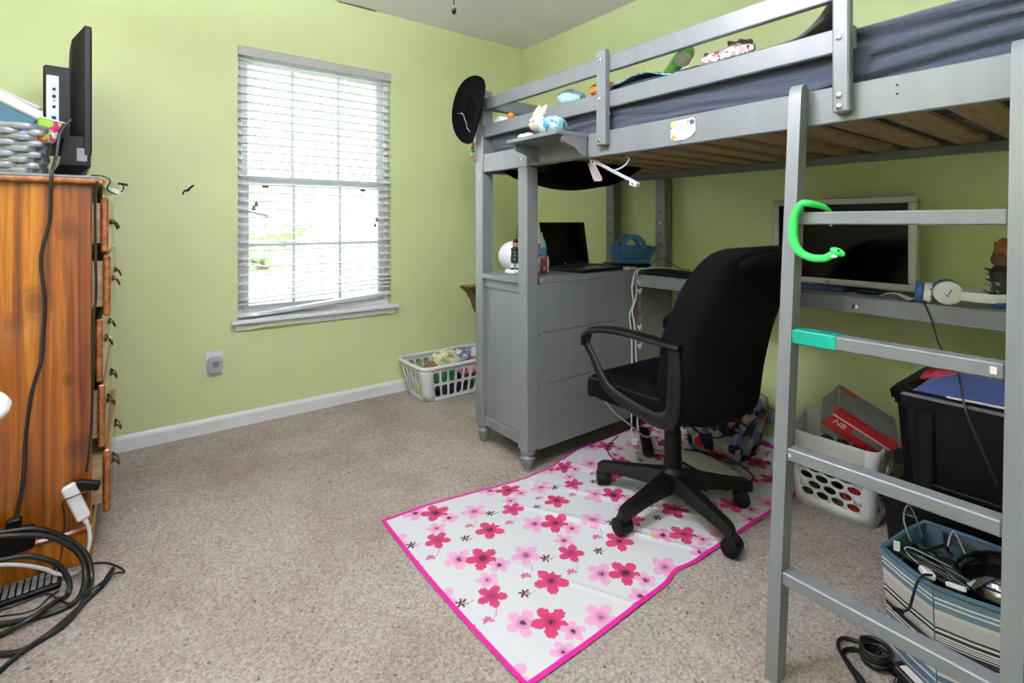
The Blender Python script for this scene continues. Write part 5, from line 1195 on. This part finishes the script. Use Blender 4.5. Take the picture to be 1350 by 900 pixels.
# black totes
MTOTE = M('black_tote_plastic', (5, 5, 6), .35, spec=.22)
def tote(label, x0, x1, y0, y1, z0, z1):
    t = thing('storage_tote', label, 'storage tote', ((x0+x1)/2, (y0+y1)/2, z0), 'black storage totes')
    d = .022
    m = MB(); rows = []
    for z, k in ((z0, d), (z1-.05, .006), (z1-.05, 0), (z1-.032, 0)):
        rows.append([((x0+x1)/2+x, (y0+y1)/2+y, z) for x, y in [rr_pt(q/48, (x1-x0)/2-k, (y1-y0)/2-k, .035) for q in range(48)]])
    body = obj('tote_body', m.rings(rows), MTOTE, t, ang=40)
    lid = obj('tote_lid', MB().rings([[((x0+x1)/2+x, (y0+y1)/2+y, z) for x, y in [rr_pt(q/48, (x1-x0)/2+k, (y1-y0)/2+k, .045) for q in range(48)]] for z, k in ((z1-.034, .008), (z1-.012, .011), (z1-.004, .006), (z1-.002, -.02), (z1-.012, -.035), (z1-.012, -.05))]), MTOTE, t, ang=30)
    xf = x0
    for y in (y0+.06, y0+.25, y1-.25+.19): pass
    for ya_, yb_ in ((y1-.10, y1-.06), (y0+.06, y0+.10)): obj('tote_rib', MB().box(xf-.004, xf+.02, ya_, yb_, z0+.03, z1-.05, .003), MTOTE, body)
    obj('recess_ledge', MB().box(xf-.005, xf+.02, y0+.10, y1-.10, z0+.045, z0+.055, .002), MTOTE, body)
    return t
tote('lower black plastic storage tote on the carpet behind the striped bin', -.635, -.10, -3.16, -2.53, 0, .305)
tote('upper black plastic storage tote carrying a blue jersey', -.625, -.11, -3.15, -2.56, .3075, .612)
def cloth_heap(x0, x1, y0, y1, z0, h, s):
    def fn(u, v):
        e = min(1, 4.5*min(u, 1-u, v, 1-v)); x = x0+(x1-x0)*u+.01*nz((u, v, 0), 5, s); y = y0+(y1-y0)*v+.014*nz((u, v, 1), 5, s)
        return (x, y, z0+h*(e**.6)*(.6+.4*math.sin(7*u+3*v+s)**2)+.016*nz((u*5, v*5, 0), 1, s)*e+.007*math.sin(16*v+8*u+7*nz((u*3, v*3, 0), 1, s))*e)
    return MB().grid(fn, 40, 40)
jr = thing('blue_jersey', 'blue and red sports jersey folded on the upper storage tote', 'clothes', (-.40, -2.82, .612))
MJB = M('royal_blue_jersey', (42, 62, 118), .7, sheen=.2); MJR = M('crimson_jersey', (128, 14, 38), .7)
obj('jersey_body', cloth_heap(-.605, -.16, -3.08, -2.61, .612, .055, 1), MJB, jr, solid=.003, ang=180)
obj('jersey_shoulder', cloth_heap(-.50, -.30, -2.73, -2.60, .624, .045, 2), MJR, jr, solid=.003, ang=180)
obj('jersey_stripe', MB().tube([(-.35, -2.74, .668), (-.45, -2.80, .672), (-.53, -2.86, .668), (-.58, -2.94, .655)], .010, 8, smooth=5, flat=(1, .35)), MJR, jr)
obj('jersey_stripe', MB().tube([(-.45, -2.80, .674), (-.50, -2.79, .668), (-.56, -2.82, .655)], .008, 8, smooth=5, flat=(1, .35)), MJR, jr)
tag(obj('white_band', MB().tube([(-.628, -2.69, .618), (-.625, -2.74, .619), (-.62, -2.85, .619), (-.62, -3.0, .619)], .005, 8, flat=(.8, .6)), MWPAPER), 'white band lying along the tote lid edge below the jersey', 'strap')

# striped fabric bin
sbn = thing('fabric_bin', 'blue and white striped fabric bin full of cables by the ladder', 'bin', (-.80, -2.79, 0))
def stripes():
    m_, nt, b = newmat('striped_canvas'); t = nt.nodes.new('ShaderNodeTexCoord'); sp = nt.nodes.new('ShaderNodeSeparateXYZ')
    nt.links.new(t.outputs['Object'], sp.inputs[0])
    mr = nt.nodes.new('ShaderNodeMapRange'); mr.inputs['From Min'].default_value = 0; mr.inputs['From Max'].default_value = .27; nt.links.new(sp.outputs['Z'], mr.inputs[0])
    Wt, Bl, Gr, Bk, Tn = (226, 226, 228), (98, 124, 142), (192, 192, 196), (30, 30, 40), (208, 205, 204)
    st_ = [(0, Bl), (.04, Wt), (.07, Bl), (.13, Wt), (.15, Bl), (.2, Wt), (.23, Gr), (.30, Wt), (.33, Bl), (.39, Wt), (.405, Bk), (.42, Wt), (.435, Bk), (.49, Wt), (.50, Bk), (.51, Wt), (.52, Bk), (.53, Wt), (.54, Bk), (.55, Wt), (.565, Bk), (.59, Wt), (.61, Bk), (.63, Gr), (.74, Tn), (.78, Bl), (.83, Wt), (.845, Bl), (.87, Wt), (.885, Bl)]
    r = ramp(nt, st_[:30], 'CONSTANT'); nt.links.new(mr.outputs[0], r.inputs[0]); nt.links.new(r.outputs[0], b.inputs['Base Color'])
    b.inputs['Roughness'].default_value = .9; bump(nt, b, noise_node(nt, coords(nt), 500, 1).outputs['Fac'], .2, .001); return m_
def binring(off, z):
    pts = [(-.885+off, -2.612-off), (-.925+off, -2.67), (-.962+off, -2.736), (-.95+off, -2.80), (-.932+off, -2.86), (-.90+off, -2.96+off), (-.80, -2.975+off), (-.66-off, -2.97+off), (-.645-off, -2.85), (-.642-off, -2.75), (-.65-off, -2.645-off), (-.76, -2.625-off)]
    s_ = .90+.10*z/.265
    return [(-.80+(x+.80)*s_, -2.79+(y+2.79)*s_, z) for x, y in pts]
m = MB().rings([binring(0, 0), binring(0, .09), binring(0, .18), binring(0, .258)], True, True, False)
obj('canvas_wall', m, stripes(), sbn, ang=20)
MBLIN = M('slate_blue_lining', (62, 88, 106), .9)
obj('bin_lining', MB().rings([binring(.006, .258), binring(.008, .15), binring(.01, .02)], True, False, True), MBLIN, sbn, ang=40)
obj('rim_binding', MB().tube(binring(.003, .26), .006, 8, closed=True), MBLIN, sbn)
obj('seam', MB().tube([(p[0]-.001, p[1], p[2]) for p in (binring(0, .0)[2], binring(0, .13)[2], binring(0, .258)[2])], .0012, 5), MNAVY, sbn)
ch_ = thing('black_helmet', 'glossy black round helmet in the striped bin', 'helmet', (-.80, -2.84, .15))
obj('helmet_shell', MB().ball((-.80, -2.84, .225), (.105, .105, .09), 30, 18), MBLACKG, ch_)
obj('helmet_ridge', MB().tube([(-.80+.106*math.cos(t), -2.84+.106*math.sin(t), .225) for t in [2*PI*k/30 for k in range(30)]], .006, 8, closed=True), MBLACK, ch_)
tag(obj('cable_box', MB().box(-.05, .05, -.035, .035, 0, .06, .005, at((-.80, -2.72, .19), .2, .3, .4)), MBLACKM), 'black electronics box among the cables in the striped bin', 'gadget')
for k in range(9):
    rng_ = random.Random(k); pts = []
    for q in range(10): pts.append((-.80+rng_.uniform(-.12, .12), -2.79+rng_.uniform(-.14, .14), .165+.02*k/4+rng_.uniform(0, .045)))
    lab = ['black cable tangle lowest in the striped bin', 'black cable tangle around the helmet in the striped bin', 'grey green cable winding over the striped bin contents', 'black cable tangle at the left inside the striped bin', 'dark cable loop rising at the back of the striped bin', 'pale thin wire crossing the striped bin', 'black cable tangle at the right inside the striped bin', 'dark green wire looping over the helmet', 'black cable heaped at the front of the striped bin'][k]
    mt_ = [MRUBBER, MRUBBER, M('grey_green_wire', (70, 90, 88), .5), MRUBBER, MRUBBER, MLGREY, MRUBBER, M('dark_green_wire', (30, 62, 54), .5), MRUBBER][k]
    ctr = [(0, 0), (0, -.05), (.02, 0), (.0, .10), (.08, 0), (0, 0), (0, -.1), (0, -.06), (-.07, .03)][k]
    pts = [(max(-.87, min(-.70, x+ctr[0]*.8)), max(-2.93, min(-2.66, y+ctr[1]*.8)), z+(.05 if y+ctr[1]*.8 > -2.76 else .0)) for x, y, z in pts]
    cable('bin_cable', pts, [.004, .004, .0028, .004, .0035, .0016, .004, .0025, .004][k], mt_, lab)
cable('rising_wire', [(-.72, -2.66, .24), (-.73, -2.645, .30), (-.745, -2.632, .33), (-.77, -2.63, .30), (-.79, -2.65, .26), (-.79, -2.67, .23)], .0022, M('teal_grey_wire', (86, 112, 116), .5), 'teal grey wire looping above the back corner of the striped bin')
tag(obj('wire_label', MB().box(-.001, .001, -.007, .007, -.012, .012, .0005, at((-.862, -2.640, .268), 0, .2, .3)), MWPAPER), 'white wire label at the left rim of the striped bin', 'label')
tag(obj('white_charger', MB().box(-.02, .02, -.013, .013, -.008, .008, .004, at((-.915, -2.715, .262), .3, .2, .5)), MWPLAST), 'white charger plug on the front rim of the striped bin', 'charger')
tag(obj('white_connector', MB().box(-.02, .02, -.006, .006, -.005, .005, .002, at((-.925, -2.77, .265), .2, .3, 1.2)), MWPLAST), 'white connector beside the charger in the striped bin', 'connector')
t = thing('spilling_cable', 'black cable hanging over the front of the striped bin', 'cable', (-.97, -2.69, .15))
obj('cable_run', MB().tube([(-.90, -2.74, .26), (-.945, -2.718, .272), (-.972, -2.71, .262), (-.965, -2.70, .22), (-.957, -2.69, .18), (-.945, -2.672, .158)], .003, 7, smooth=6), MRUBBER, t)
obj('cable_plug', MB().tube([(-.947, -2.675, .160), (-.938, -2.655, .150)], .0055, 8), MBLACK, t)
# cables on the carpet at the ladder foot
fz = .006
cable('floor_cable', [(-1.16, -2.70, fz), (-1.066, -2.627, fz), (-1.013, -2.576, fz), (-.978, -2.546, fz), (-.943, -2.543, fz), (-.925, -2.565, fz), (-.93, -2.59, .012), (-.95, -2.62, .016)], .0048, MRUBBER, 'black cable looping on the carpet beside the striped bin, outer loop')
cable('floor_cable', [(-1.14, -2.71, fz), (-1.05, -2.632, fz), (-1.02, -2.591, fz), (-.991, -2.562, fz), (-.959, -2.572, fz), (-.95, -2.60, fz), (-.965, -2.63, .014)], .0048, MRUBBER, 'black cable looping on the carpet beside the striped bin, inner loop')
cable('wound_cable', [(-.952+(.036+.004*math.sin(k))*math.cos(k*.7), -2.622+(.03+.003*math.sin(k*1.7))*math.sin(k*.7), .006+.0009*k) for k in range(44)], .0044, MRUBBER, 'bundled coil of black cable on the carpet at the bin foot', smooth=4)
cable('long_floor_cable', [(-1.0, -2.68, .03), (-1.03, -2.68, .012), (-1.06, -2.70, fz), (-1.05, -2.73, fz), (-1.08, -2.78, fz), (-1.12, -2.83, fz)], .0048, MRUBBER, 'black cable bending toward the camera from the cable bundle')
ad = thing('charger_brick', 'black charger brick with a white label on the carpet by the bin', 'charger', (-1.0, -2.73, 0))
ADM = at((-.962, -2.694, .0), 0, 0, 1.04)
obj('charger_body', MB().box(-.045, .045, -.022, .022, 0, .026, .006, ADM), MBLACK, ad)
obj('charger_label', MB().box(-.024, .026, -.015, .015, .026, .0265, 0, ADM), MWPAPER, ad)
obj('charger_lead', MB().tube([ADM @ Vector((-.045, 0, .013)), ADM @ Vector((-.065, 0, .014)), (-.955, -2.625, .05)], .0035, 7, smooth=5), MRUBBER, ad)
